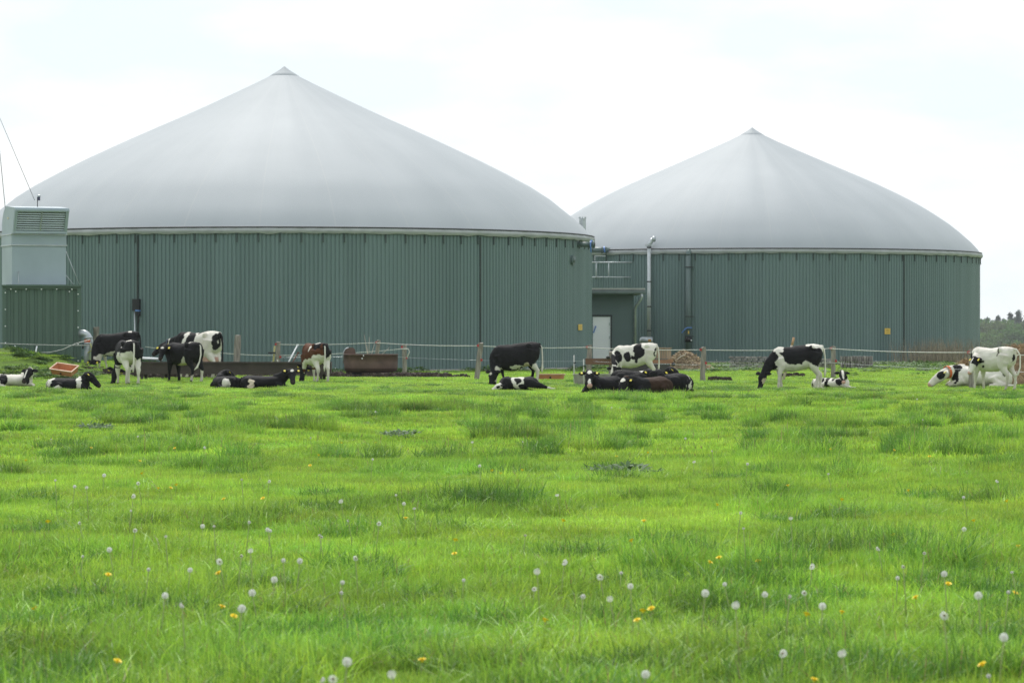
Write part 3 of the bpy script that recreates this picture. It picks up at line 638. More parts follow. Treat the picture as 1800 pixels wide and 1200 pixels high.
d = 94.0; rr = 47.5 / FPX * d; zt, zb_ = gz(625, d), .10
tb = thing('round_tub', 'round rusty brown steel feeding tub standing on bare soil', 'tub', (gx(652, d), d, .05))
MB().lathe([(rr * .80, zb_), (rr * .90, zb_ + .015), (rr * .955, zb_ + .06), (rr * .985, zb_ + .15), (rr, zb_ + .3), (rr, zt - .03), (rr + .012, zt - .03), (rr + .012, zt), (rr - .02, zt), (rr - .02, zb_ + .05), (.02, zb_ + .04)], 44).build('shell', M_rust, tb)
MB().lathe([(rr * .70, -.05), (rr * .70, zb_)], 28).build('foot_ring', M_dkbox, tb)
bp_ = thing('lifting_plate', '', '') if False else None
hp = [(-.17, 0), (-.17, .17), (-.12, .26), (-.03, .30), (.10, .30), (.17, .25), (.19, .15), (.19, 0)]
MB().prism([(a, b - .1) for a, b in hp], -.02, .02).build('lug_plate', M_rust, tb, (-rr + .16, .3, zt))
MB().tube([(-.19, -.03, -.3), (-.19, -.03, .05), (-.13, -.03, .16), (-.03, -.03, .205)], .018, 5).build('lug_edge', M_galv, tb, (-rr + .16, .3, zt))
for a in (-.92, -.88): MB().ell((rr * math.sin(a * .3 - .0) * 1.01 + (.0 if a < -.9 else .03), -rr * math.cos(a * .3) * 1.01, zt - (.13 if a < -.9 else .04)), (.02, .02, .025), 6, 5).build('bolt', M_white, tb)

def tray(name, lab, cx, cy, z, L, W, H, m, rz=0.0, rx=0.0, ry=0.0):
    o = thing(name, lab, 'trough', (cx, cy, z), rz); o.rotation_euler = (rx, ry, rz)
    t = .025; b = MB()
    def frus(l0, w0, l1, w1, z0, z1):
        return [(-l0, -w0, z0), (l0, -w0, z0), (l0, w0, z0), (-l0, w0, z0), (-l1, -w1, z1), (l1, -w1, z1), (l1, w1, z1), (-l1, w1, z1)]
    l, w = L / 2, W / 2
    vo = frus(l * .9, w * .85, l, w, 0, H); vi = frus(l * .9 - t, w * .85 - t, l - t, w - t, t, H)
    b.add(vo + vi, [(3, 2, 1, 0), (0, 1, 5, 4), (1, 2, 6, 5), (2, 3, 7, 6), (3, 0, 4, 7), (8, 9, 10, 11), (9, 8, 12, 13), (10, 9, 13, 14), (11, 10, 14, 15), (8, 11, 15, 12), (4, 5, 13, 12), (5, 6, 14, 13), (6, 7, 15, 14), (7, 4, 12, 15)])
    b.build('shell', m, o)
    rim = MB()
    for (sx, sy, lx, ly) in ((0, -1, L + .04, .03), (0, 1, L + .04, .03), (-1, 0, .03, W - .02), (1, 0, .03, W - .02)):
        rim.box((sx * (l + .005), sy * (w + .005), H + .006), (lx, ly, .025))
    rim.build('rim', mat('rim_pale', (.60, .42, .30), (.5, .3, .2), rough=.6), o)
    MB().tube([(-.02, -w * .88, H * .35), (-.02, -w * .98, H * .35)], .03, 8).build('drain_plug', M_black, o)
    return o
d = 88.2; x = gx(114, d)
tray('orange_trough', 'small orange plastic trough tilted on the grassy bank below the container', x, d, max(gz0(x, d) + .03, gz(655, d)), .72, .42, .17, M_orange, R(-22), R(24), R(7))
d = 87.0; x = gx(968, d)
tray('orange_trough', 'low orange plastic trough in the grass behind the grazing all-black cow', x, d, gz0(x, d) + .06, .80, .4, .13, M_orange, R(2))
d = 79.5; xa, xb = gx(1008, d), gx(1078, d)
ot = tray('concrete_trough', 'grey concrete water trough behind the black cows lying in a cluster', (xa + xb) / 2, d, gz0((xa + xb) / 2, d) - .02, xb - xa, .5, gz(657, d) - gz0((xa + xb) / 2, d), M_conc)
ot.children[1].data.materials[0] = M_conc
for px, y0, y1, d_ in ((1009, 624, 662, 80.2), (1026, 631, 662, 79.0)):
    x = gx(px, d_); o = thing('stake', 'taller thin white stake behind the end of the concrete trough' if px == 1009 else 'shorter thin white stake against the concrete trough', 'stake', (x, d_, gz0(x, d_)), 0, 'white stakes by the concrete trough'); hh = gz(y0, d_) - gz0(x, d_)
    MB().tube([(0, 0, -.05), (0, 0, hh)], .016, 6).build('rod', M_rope, o); MB().box((.02, -.02, hh * .75), (.06, .04, .03)).build('wire_clip', M_black, o)
# timber barrier behind
d = 91.6
tbz = thing('timber_barrier', 'brown timber rail on short posts in front of the white door', 'barrier', (gx(1056, d), d, 0))
MB().box((0, 0, gz(635, d)), (gx(1080, d) - gx(1026, d), .09, .18)).build('rail', M_rail, tbz)
post_mesh(gz(618, d), .13, .03, 77).build('post', M_wood, tbz, (gx(1073, d) - gx(1056, d), .14, 0))
MB().ell((gx(1069, d) - gx(1056, d), -.1, gz(628, d)), (.07, .05, .05), 8, 6).build('bracket', M_black, tbz)
d = 97.0; xa, xb = gx(1084, d), gx(1180, d); cxm = (xa + xb) / 2
wf_ = thing('wooden_feeder', 'weathered board feeder with brown rail behind the white and black grazing cow', 'feeder', (cxm, d, 0))
nb = 11; bw = (xb - xa) / nb; z0, z1 = gz(632, d), gz(611, d)
bmesh_ = [MB().box((0, 0, (z0 + z1) / 2), (bw - .012, .03, z1 - z0 - .05 - .012 * (k % 3))).mesh('board', M_board) for k in range(3)]
for k in range(nb): link('board', bmesh_[k % 3], wf_, (xa - cxm + (k + .5) * bw, .006 * (k % 2), 0))
MB().box((0, -.02, z1 - .01), (xb - xa + .04, .08, .03)).build('top_rail', M_board, wf_)
MB().box((0, -.05, gz(635, d)), (xb - xa + .1, .12, .12)).build('rail', mat('rail_orange', (.33, .17, .10), (.22, .12, .08), rough=.8, scale=4, stretch=(.5, 3, 3)), wf_)
MB().box((0, .1, gz(645, d) / 2 + .06), (xb - xa - .1, .5, gz(638, d) - .02)).build('base_box', M_dkbox, wf_)
MB().ell((xb - cxm + .06, -.1, gz(640, d)), (.07, .06, .06), 8, 6).build('wheel_cap', M_black, wf_)

# ---------------------------------------------------------------- stacks of paving stones
def paver_stack(px0, px1, ty, d, lab, upright=False, seed=0):
    rr = random.Random(seed); xa, xb = gx(px0, d), gx(px1, d); cxm = (xa + xb) / 2; h = gz(ty, d) - .05
    o = thing('paving_stone_stack', lab, 'paving stones', (cxm, d, .05), 0, 'stacks of paving stones by the smaller tank')
    bl, bh_, bdp = (.085, .22, .2) if upright else (.20, .085, .2)
    me = []
    for k in range(3):
        b = MB(); c = .012
        b.box((0, 0, 0), (bl - .026, bdp, bh_ - .02), taper=.94 - .01 * k); me.append(b.mesh('paving_stone', M_paver))
    rows = max(2, round(h / bh_)); cols = max(3, round((xb - xa) / bl))
    for r in range(rows):
        for c in range(cols):
            for lay in range(2):
                if r == rows - 1 and rr.random() < .12: continue
                q = link('paving_stone', me[rr.randrange(3)], o, (xa - cxm + (c + .5 + (.25 if r % 2 and not upright else 0)) * (xb - xa) / cols + rr.uniform(-.012, .012), -.11 + lay * .225 + rr.uniform(-.05, .05), (r + .5) * bh_))
                q.rotation_euler = (rr.uniform(-.03, .03), rr.uniform(-.03, .03), rr.uniform(-.08, .08) + (0 if rr.random() < .5 else math.pi))
    return o
paver_stack(1281, 1350, 627, 113.0, 'long low stack of grey paving stones beside the wood chip heap', seed=1)
paver_stack(1352, 1392, 624, 113.5, 'grey paving stone stack behind the grazing patched heifer', seed=2)
paver_stack(1434, 1461, 631, 113.2, 'lowest small stack of grey paving stones behind the fence post', seed=3)
paver_stack(1477, 1534, 629, 113.0, 'stack of grey paving stones set upright on edge', True, seed=4)
# ---------------------------------------------------------------- heaps
M_straw = attr_mat('straw', rough=.9, var=.25, vscale=6, bump=.5, bscale=40)
def heap(name, lab, cat, cx, cy, rx, ry, h, c1, c2, nst, sl, seed=0, skew=0.0, stwid=.012):
    rg = np.random.default_rng(seed); o = thing(name, lab, cat, (cx, cy, gz0(cx, cy) - .03))
    nr, na = 26, 64; vs_ = []; cs = []
    for i in range(nr + 1):
        for k in range(na):
            a = 2 * math.pi * k / na; t = i / nr
            q = np.array([t * math.cos(a), t * math.sin(a)])
            n1 = fbm(q[None] * 3 + 7 + seed, seed, 4)[0]; n2 = fbm(q[None] * 11 + 3, seed + 5, 2)[0]
            z = h * max(0, (1 - t ** 1.6)) * (.55 + .9 * n1) + .10 * h * (n2 - .5) * (1 if t < .98 else 0)
            vs_.append((rx * (q[0] + skew * z / max(h, .01) * .4) * (1 + .2 * (n1 - .5)), ry * q[1], z)); w = rg.random() * .5 + n2 * .5
            cs.append(np.array(c1) * w + np.array(c2) * (1 - w))
    fs = [(i * na + k, (i + 1) * na + k, (i + 1) * na + (k + 1) % na, i * na + (k + 1) % na) for i in range(nr) for k in range(na)]
    link('mound', col_mesh('mound', vs_, fs, cs, M_straw, True), o)
    V = np.array(vs_); sv = []; sf = []; sc = []
    for j in range(nst):
        p = V[rg.integers(0, len(V) - na)] + rg.normal(0, .02, 3); dr = rg.normal(0, 1, 3); dr[2] = abs(dr[2]) * .35; dr /= np.linalg.norm(dr)
        ln = sl * rg.uniform(.5, 1.3); s = np.cross(dr, rg.normal(0, 1, 3)); s = s / np.linalg.norm(s) * stwid / 2
        b = len(sv); m_ = p + dr * ln * .5 + np.array([0, 0, .02]); e = p + dr * ln
        sv += [p - s, p + s, m_ - s, m_ + s, e]; sf += [(b, b + 1, b + 3, b + 2), (b + 2, b + 3, b + 4)]
        c = np.array(c1) * rg.uniform(.7, 1.7); sc += [c] * 5
    tag(link('strands', col_mesh('strands', sv, sf, sc, M_straw), o), kind='stuff')
    return o
d = 80.0; heap('straw_heap', 'big brown straw heap behind the white cow lying by the fence post', 'straw heap', gx(1818, d), d, 2.3, 1.3, 1.15, (.26, .18, .10), (.13, .09, .055), 5000, .25, 3)
d = 82.5; heap('straw_heap', 'low brown straw heap behind the shoulder of the large white lying cow', 'straw heap', gx(1700, d), d, .55, .5, .55, (.30, .21, .12), (.17, .12, .07), 800, .2, 5)
d = 108.0; heap('wood_chip_heap', 'pale wood chip heap between the board feeder and a fence post', 'chip heap', gx(1207, d), d, 1.0, .8, .62, (.36, .28, .19), (.16, .12, .08), 3000, .12, 9, -.35, .035)
o = thing('branch', 'bare pale branch sticking out of the wood chip heap', 'branch', (gx(1192, 107.6), 107.6, gz(629, 107.6)))
MB().tube([(-.1, 0, -.1), (.12, 0, .06), (.24, -.02, .10), (.30, -.02, .22)], [.03, .03, .025, .012], 6).build('stem', pale, o); MB().tube([(.12, 0, .06), (.05, -.02, .18)], [.02, .006], 5).build('twig', pale, o)
d = 81.0
bl = thing('straw_bale', 'small round straw bale lying on top of the big straw heap', 'straw bale', (gx(1786, d), d, gz(631, d)), R(70))
bv = MB().lathe([(.01, -.2), (.10, -.21), (.165, -.18), (.18, -.1), (.185, .05), (.17, .17), (.1, .2), (.01, .19)], 28, wob=lambda r, z, g, i: (r * (1 + .12 * (vnoise(np.array([g * 3, z * 14 + 5]), 4) - .5)), z))
bo = bv.build('roll', mat('straw_brown', (.33, .24, .14), (.20, .14, .08), rough=.95, scale=30, stretch=(1, 1, 6), bump=.8), bl); bo.rotation_euler = (0, R(90), 0)
for xx in (-.09, .08): MB().lathe([(.187, xx - .006), (.192, xx), (.187, xx + .006)], 28).build('twine', M_rope, bl).rotation_euler = (0, R(90), 0)
# soil clods
cv, cf, cc = [], [], []
rg = np.random.default_rng(4)
for cx, cy, rx, ry in SOIL:
    for j in range(int(420 * rx * ry) + 40):
        a = rg.uniform(0, 6.28); t = math.sqrt(rg.random()) * .95; x, y = cx + rx * t * math.cos(a), cy + ry * t * math.sin(a)
        if (x - tb.location.x) ** 2 + (y - 94) ** 2 < .9 ** 2: continue
        s = rg.uniform(.02, .075); z = gz0(x, y) + s * .3; b = len(cv)
        for q in ((-1, -1, -.5), (1, -1, -.5), (1, 1, -.5), (-1, 1, -.5), (-.6, -.6, .8), (.6, -.6, .8), (.6, .6, .8), (-.6, .6, .8)):
            cv.append((x + s * (q[0] + rg.uniform(-.4, .4)), y + s * (q[1] + rg.uniform(-.4, .4)), z + s * (q[2] + rg.uniform(-.4, .4))))
        cf += [tuple(b + i for i in f) for f in ((4, 5, 6, 7), (0, 1, 5, 4), (1, 2, 6, 5), (2, 3, 7, 6), (3, 0, 4, 7))]
        c = np.array((.048, .037, .028)) * rg.uniform(.6, 1.5); cc += [c] * 8
M_clod = attr_mat('soil_clod', rough=.95, var=.2, vscale=5)
tag(link('soil_clods', col_mesh('soil_clods', cv, cf, cc, M_clod)), 'loose dark soil clods around the tub and trough', 'soil', kind='stuff')

# ---------------------------------------------------------------- grass
M_grass = attr_mat('grass_blade', rough=.55, transl=.36, var=.22, vscale=.35, hue=.012, spec=.4, randv=.2)
hidden = bpy.data.collections.new('sources')     # instancing sources, not in the scene
def blade_patch(name, n, rad, hmin, hmax, wid, pal, seed, lean=.5, seg=3, straw=.03):
    rg = np.random.default_rng(seed); V = []; F = []; C = []
    for j in range(n):
        a = rg.uniform(0, 6.283); r = rad * math.sqrt(rg.random()); x, y = r * math.cos(a), r * math.sin(a)
        h = rg.uniform(hmin, hmax) * (1.0 if rg.random() < .85 else 1.3); w = wid * rg.uniform(.7, 1.3)
        ad = rg.uniform(0, 6.283); L = lean * rg.random() ** 1.3; dx, dy = math.cos(ad), math.sin(ad)
        af = rg.uniform(0, 3.1416); sx, sy = math.cos(af) * w / 2, math.sin(af) * w / 2
        c = np.array(pal[rg.integers(len(pal))]) * rg.uniform(.68, 1.32)
        if rg.random() < straw: c = np.array((.30, .26, .11)) * rg.uniform(.7, 1.1)
        b = len(V)
        for i in range(seg):
            t = i / seg; o_ = L * h * t * t; z = h * (t - .25 * L * t * t); f = 1 - .45 * t
            V += [(x + dx * o_ - sx * f, y + dy * o_ - sy * f, z), (x + dx * o_ + sx * f, y + dy * o_ + sy * f, z)]; C += [c, c]
        V.append((x + dx * L * h, y + dy * L * h, h * (1 - .25 * L))); C.append(c * 1.05)
        for i in range(seg - 1): F.append((b + 2 * i, b + 2 * i + 1, b + 2 * i + 3, b + 2 * i + 2))
        F.append((b + 2 * seg - 2, b + 2 * seg - 1, b + 2 * seg))
    me = col_mesh(name, V, F, C, M_grass); o = bpy.data.objects.new(name, me); hidden.objects.link(o); return o
LIME = [(.310, .495, .056), (.270, .465, .054), (.350, .505, .062), (.230, .425, .050)]
DEEP = [(.108, .250, .030), (.086, .214, .027), (.135, .282, .034), (.092, .228, .036)]
MID = [(.245, .440, .048), (.210, .405, .046), (.280, .465, .054), (.215, .405, .056)]
colls = {}
def collection(name, objs):
    c = bpy.data.collections.new(name); [c.objects.link(o) for o in objs]; colls[name] = c; return c
collection('near_short', [blade_patch('a_%d' % k, 850, .30, .028, .075, .0045, LIME if k % 3 else MID, 100 + k, 1.2) for k in range(6)])
collection('near_tall', [blade_patch('b_%d' % k, 420, .22, .06, .145, .0055, MID if k % 3 else DEEP, 200 + k, 1.6, 4) for k in range(6)])
collection('tuft', [blade_patch('c_%d' % k, 330, .20, .07, .185, .006, DEEP if k % 2 else MID, 300 + k, 1.6, 4) for k in range(6)])
collection('far_short', [blade_patch('d_%d' % k, 420, .40, .035, .075, .010, LIME if k % 3 else MID, 400 + k, .8, 2) for k in range(6)])
def instancer(name, P, S, I, coll, lab, seed=0):
    rg = np.random.default_rng(seed); n = len(P)
    me = bpy.data.meshes.new(name); me.from_pydata([tuple(map(float, p)) for p in P], [], [])
    a = me.attributes.new('scl', 'FLOAT_VECTOR', 'POINT'); a.data.foreach_set('vector', np.asarray(S, np.float32).ravel())
    rot = np.zeros((n, 3), np.float32); rot[:, 2] = rg.uniform(0, 6.283, n); rot[:, 0] = rg.normal(0, .05, n); rot[:, 1] = rg.normal(0, .05, n)
    a = me.attributes.new('rot', 'FLOAT_VECTOR', 'POINT'); a.data.foreach_set('vector', rot.ravel())
    a = me.attributes.new('idx', 'INT', 'POINT'); a.data.foreach_set('value', np.asarray(I, np.int32))
    o = link(name, me); t = bpy.data.node_groups.new(name, 'GeometryNodeTree')
    t.interface.new_socket('Geometry', in_out='INPUT', socket_type='NodeSocketGeometry'); t.interface.new_socket('Geometry', in_out='OUTPUT', socket_type='NodeSocketGeometry')
    gi, go = N(t, 'NodeGroupInput'), N(t, 'NodeGroupOutput'); mp_ = N(t, 'GeometryNodeMeshToPoints'); ip = N(t, 'GeometryNodeInstanceOnPoints'); ci = N(t, 'GeometryNodeCollectionInfo')
    ci.inputs['Collection'].default_value = coll; ci.inputs['Separate Children'].default_value = True; ci.inputs['Reset Children'].default_value = True
    ip.inputs['Pick Instance'].default_value = True
    def na(nm, ty):
        q = N(t, 'GeometryNodeInputNamedAttribute', data_type=ty); q.inputs['Name'].default_value = nm; return q.outputs['Attribute']
    e2r = N(t, 'FunctionNodeEulerToRotation')
    t.links.new(gi.outputs[0], mp_.inputs['Mesh']); t.links.new(mp_.outputs[0], ip.inputs['Points']); t.links.new(ci.outputs[0], ip.inputs['Instance'])
    t.links.new(na('idx', 'INT'), ip.inputs['Instance Index']); t.links.new(na('rot', 'FLOAT_VECTOR'), e2r.inputs[0]); t.links.new(e2r.outputs[0], ip.inputs['Rotation']); t.links.new(na('scl', 'FLOAT_VECTOR'), ip.inputs['Scale'])
    t.links.new(ip.outputs[0], go.inputs[0])
    md = o.modifiers.new('scatter', 'NODES'); md.node_group = t
    tag(o, lab, 'grass', kind='stuff'); return o
def scatter(y0, y1, per_m2, seed, marg=5.5, wfac=.172):
    rg = np.random.default_rng(seed)
    A = (wfac * (y0 + y1) + 2 * marg) * (y1 - y0); n = int(A * per_m2)
    y = np.sqrt(rg.random(n) * ((y1 + marg / wfac) ** 2 - (y0 + marg / wfac) ** 2) + (y0 + marg / wfac) ** 2) - marg / wfac
    x = rg.uniform(-1, 1, n) * (wfac * y + marg); return x, y, rg
def blocked(x, y):
    b = np.zeros(len(x), bool)
    for T in (TL, TR): b |= (x - T[0]) ** 2 + (y - T[1]) ** 2 < (T[2] + .25) ** 2
    b |= (np.abs(x - cxx) < 1.3) & (y > cd - .05) & (y < cd + 6)
    b |= (x > bx0) & (x < bx1 + .1) & (y > bd - .1) & (y < bd + 9)
    b |= (x - tb.location.x) ** 2 + (y - 94) ** 2 < .85 ** 2
    return b | (soil_at(x, y) > .45)
def tuftness(x, y):
    p = np.stack([x, y * .8], -1)
    return sstep(.60, .64, fbm(p * .95 + 40, 31, 3)) * (.55 + .6 * vnoise(p * .17 + 9, 37))
def lay(name, y0, y1, per, coll, seed, lab, size=(.8, 1.25), mode='all', hs=1.0, nvar=6):
    x, y, rg = scatter(y0, y1, per, seed); t = tuftness(x, y); ok = ~blocked(x, y)
    if mode == 'tuft': ok &= rg.random(len(x)) < t
    if mode == 'tall': ok &= rg.random(len(x)) < np.clip(.05 + t * 1.1 + .8 * sstep(19, 14.5, y + 3 * (vnoise(np.stack([x, y], -1) * .5, 77) - .5)), 0, 1)
    x, y, t = x[ok], y[ok], t[ok]; z = ground_z(x, y) - .006; s = rg.uniform(size[0], size[1], len(x))
    big = .75 + .55 * fbm(np.stack([x, y], -1) * .28, 55, 2); hz_ = s * big * hs * (1 + (.35 * t if mode == 'all' else .25 * t)) * (1 - .58 * sstep(48, 76, y))
    return instancer(name, np.stack([x, y, z], -1), np.stack([s, s, hz_], -1), rg.integers(0, nvar, len(x)), colls[coll], lab, seed)
lay('grass', 9.5, 34, 17, 'near_short', 1, 'short bright green pasture grass in the foreground')
lay('long_grass', 9.5, 34, 11, 'near_tall', 2, 'longer arching grass blades in the foreground', mode='tall')
lay('grass', 34, 78, 7.0, 'far_short', 3, 'short bright grazed pasture grass across the middle of the field', (.9, 1.4), hs=.72)
lay('grass', 78, 131, 5.0, 'far_short', 4, 'short bright pasture grass around the cows and tanks', (1.0, 1.6), hs=.75)
lay('grass_tufts', 34, 84, 9.0, 'tuft', 5, 'darker long grass tufts dotted over the field', (.8, 1.3), 'tuft')
lay('grass_tufts', 84, 131, 2.0, 'tuft', 6, 'darker grass tufts near the fence and tanks', (.8, 1.2), 'tuft', .8)
# leafy weeds along the tank foot and on the bank
M_weed = attr_mat('weed_leaf', rough=.6, transl=.3, var=.2, vscale=1.5, hue=.012)
def weed(name, seed, n, rad, h, leaf, pal):
    rg = np.random.default_rng(seed); V = []; F = []; C = []
    for j in range(n):
        a = rg.uniform(0, 6.283); r = rad * math.sqrt(rg.random()); z = h * rg.random() ** .7 * (1 - .4 * r / rad); p = np.array([r * math.cos(a), r * math.sin(a), z])
        dr = np.array([math.cos(a + rg.normal(0, .6)), math.sin(a + rg.normal(0, .6)), rg.uniform(-.3, .9)]); dr /= np.linalg.norm(dr)
        s = np.cross(dr, (0, 0, 1)); s /= np.linalg.norm(s) + 1e-6; L = leaf * rg.uniform(.6, 1.4); w = L * .22
        b = len(V); V += [p, p + dr * L * .45 + s * w, p + dr * L + np.array([0, 0, -.15 * L]), p + dr * L * .45 - s * w]; F += [(b, b + 1, b + 2, b + 3)]
        c = np.array(pal[rg.integers(len(pal))]) * rg.uniform(.75, 1.25); C += [c] * 4
    for j in range(max(3, n // 14)):
        a = rg.uniform(0, 6.283); r = rad * .6 * rg.random(); b = len(V); x, y = r * math.cos(a), r * math.sin(a)
        V += [(x - .006, y, 0), (x + .006, y, 0), (x * 1.3, y * 1.3, h * rg.uniform(.7, 1.1))]; F.append((b, b + 1, b + 2)); C += [np.array((.07, .11, .03))] * 3
    o = bpy.data.objects.new(name, col_mesh(name, V, F, C, M_weed)); hidden.objects.link(o); return o
WP = [(.075, .165, .038), (.095, .19, .045), (.06, .13, .04), (.12, .20, .06)]
collection('weeds', [weed('w_%d' % k, 500 + k, 90, .25, .26, .13, WP) for k in range(5)])
x, y, rg = scatter(96, 131, 3.2, 71)
m1 = fbm(np.stack([x * .45, y * .6], -1), 61, 3)
gapL = y - (TL[1] - np.sqrt(np.maximum(TL[2] ** 2 - (x - TL[0]) ** 2, 0))); gapR = y - (TR[1] - np.sqrt(np.maximum(TR[2] ** 2 - (x - TR[0]) ** 2, 0)))
nearw = np.maximum(((gapL > -2.2) & (gapL < 0) & (np.abs(x - TL[0]) < TL[2])).astype(float), ((x > 2) & (y > 104)).astype(float))
ok = ~blocked(x, y) & (rg.random(len(x)) < nearw * sstep(.42, .6, m1) * .95 + .03)
x, y = x[ok], y[ok]; s = rg.uniform(.7, 1.3, len(x)); hh = s * rg.uniform(.45, .85, len(x)) * np.where(x > 2, .62, 1.0)
instancer('weeds', np.stack([x, y, ground_z(x, y)], -1), np.stack([s, s, hh], -1), rg.integers(0, 5, len(x)), colls['weeds'], 'leafy green weeds growing along the foot of the tanks', 72)
x = RNG.uniform(-17.5, -12.4, 420); y = RNG.uniform(87.8, 93.4, 420); ok = ~blocked(x, y) & (RNG.random(420) < sstep(.4, .6, fbm(np.stack([x, y], -1) * 1.1, 62, 2)))
x, y = x[ok], y[ok]; s = RNG.uniform(.35, .7, len(x))
instancer('weeds', np.stack([x, y, ground_z(x, y)], -1), np.stack([s, s, s * .8], -1), RNG.integers(0, 5, len(x)), colls['weeds'], 'leafy weeds on the grassy bank in front of the container', 73)
# field weeds with grey-green leaves
collection('docks', [weed('k_%d' % k, 540 + k, 60, .2, .07, .09, [(.13, .20, .10), (.10, .17, .08)]) for k in range(3)])
x = []; 
for (px, py) in ((155, 752), (705, 768), (1110, 840)):
    d = gd(py); [x.append((gx(px, d) + RNG.normal(0, .18), d + RNG.normal(0, .3))) for _ in range(5)]
x = np.array(x); s = RNG.uniform(.6, 1.2, len(x))
instancer('docks', np.stack([x[:, 0], x[:, 1], ground_z(x[:, 0], x[:, 1]) + .03], -1), np.stack([s, s, s], -1), RNG.integers(0, 3, len(x)), colls['docks'], 'low grey-green broad-leaved weeds in the pasture', 74)
# dry stalks at the foot of the small tank
rg = np.random.default_rng(81); V = []; F = []; C = []
for j in range(900):
    px = rg.normal(1655, 38); d = rg.uniform(129, 134.5); x = gx(px, d)
    if px < 1560 or (x - TR[0]) ** 2 + (d - TR[1]) ** 2 < (TR[2] + .2) ** 2: continue
    h = rg.uniform(.35, 1.25); lx, ly = rg.normal(0, .16, 2); w = rg.uniform(.005, .011); b = len(V)
    V += [(x - w, d, 0), (x + w, d, 0), (x + lx * h * .4 - w * .8, d + ly * .4, h * .6), (x + lx * h * .4 + w * .8, d + ly * .4, h * .6), (x + lx * h, d + ly, h)]; F += [(b, b + 1, b + 3, b + 2), (b + 2, b + 3, b + 4)]
    C += [np.array((.27, .23, .17)) * rg.uniform(.6, 1.3)] * 5
tag(link('dry_stalks', col_mesh('dry_stalks', V, F, C, M_straw)), 'dry pale weed stalks at the foot of the smaller tank', 'dry weeds', kind='stuff')
# bare twigs behind the tub
tw = thing('bare_shrub', 'few bare thin twigs sticking up behind the round rusty tub', 'shrub', (gx(648, 98.6), 98.6, 0))
for px, py in ((640, 588), (649, 592), (658, 604), (645, 606), (685, 610)):
    e = (gx(px, 98.6) - gx(648, 98.6), .05, gz(py, 98.6)); MB().tube([(0, 0, 0), (e[0] * .35, .02, e[2] * .55), e], [.014, .010, .004], 5).build('twig', pale, tw)
# ---------------------------------------------------------------- cattle
def coat_material():
    m = attr_mat('cow_coat', rough=.72, var=.10, vscale=5.0, bump=.35, bscale=55, spec=.08)
    return m
M_coat = coat_material()
CK = np.array((.0150, .0145, .0160)); CW = np.array((.68, .645, .58)); CB = np.array((.040, .022, .015)); CP = np.array((.55, .33, .28)); CC = np.array((.60, .52, .40)); CG = np.array((.09, .08, .07)); CD = np.array((.035, .028, .025))
CBR = np.array((.095, .038, .020))
COL = dict(K=CK, W=CW, B=CB, P=CP, C=CC, G=CG, D=CD, R=CBR)
def loft(b, rings, n=16):
    """rings: (centre, side, up, half_side, half_up)"""
    vs_ = []
    for c, s, u, a, h in rings:
        c = Vector(c)
        for k in range(n):
            g = 2 * math.pi * k / n; cs_, sn = math.cos(g), math.sin(g)
            e = .95; vs_.append(c + Vector(s) * a * math.copysign(abs(cs_) ** e, cs_) + Vector(u) * h * math.copysign(abs(sn) ** e, sn))
    m = len(rings)
    fs = [(i * n + k, i * n + (k + 1) % n, (i + 1) * n + (k + 1) % n, (i + 1) * n + k) for i in range(m - 1) for k in range(n)] + [tuple(range(n))[::-1], tuple((m - 1) * n + k for k in range(n))]
    b.add(vs_, fs)
def limb(b, pts):
    b.tube([p for p, r in pts], [r for p, r in pts], 12)
STAND = [(-.73, 1.15, .92, .09), (-.70, 1.20, .80, .16), (-.63, 1.235, .70, .225), (-.50, 1.25, .635, .265), (-.34, 1.235, .59, .265), (-.12, 1.205, .535, .29), (.10, 1.20, .525, .285), (.30, 1.215, .545, .25), (.46, 1.235, .59, .215), (.58, 1.19, .65, .165), (.66, 1.08, .72, .11)]
LIE = [(-.72, .38, .10, .10), (-.66, .48, .03, .20), (-.55, .545, .0, .28), (-.42, .56, .0, .33), (-.25, .545, .0, .35), (-.05, .53, .0, .36), (.14, .52, .0, .345), (.33, .54, .0, .30), (.48, .555, .03, .24), (.58, .51, .09, .18), (.66, .43, .15, .11)]
HEADR = [(-.16, .06, .07, -.01), (-.06, .088, .098, 0), (.08, .100, .112, 0), (.24, .108, .116, 0), (.36, .098, .108, -.004), (.50, .078, .094, -.010), (.66, .066, .080, -.016), (.82, .070, .072, -.022), (.94, .064, .062, -.024), (1.0, .045, .045, -.024), (1.03, .02, .02, -.024)]
HL = .47
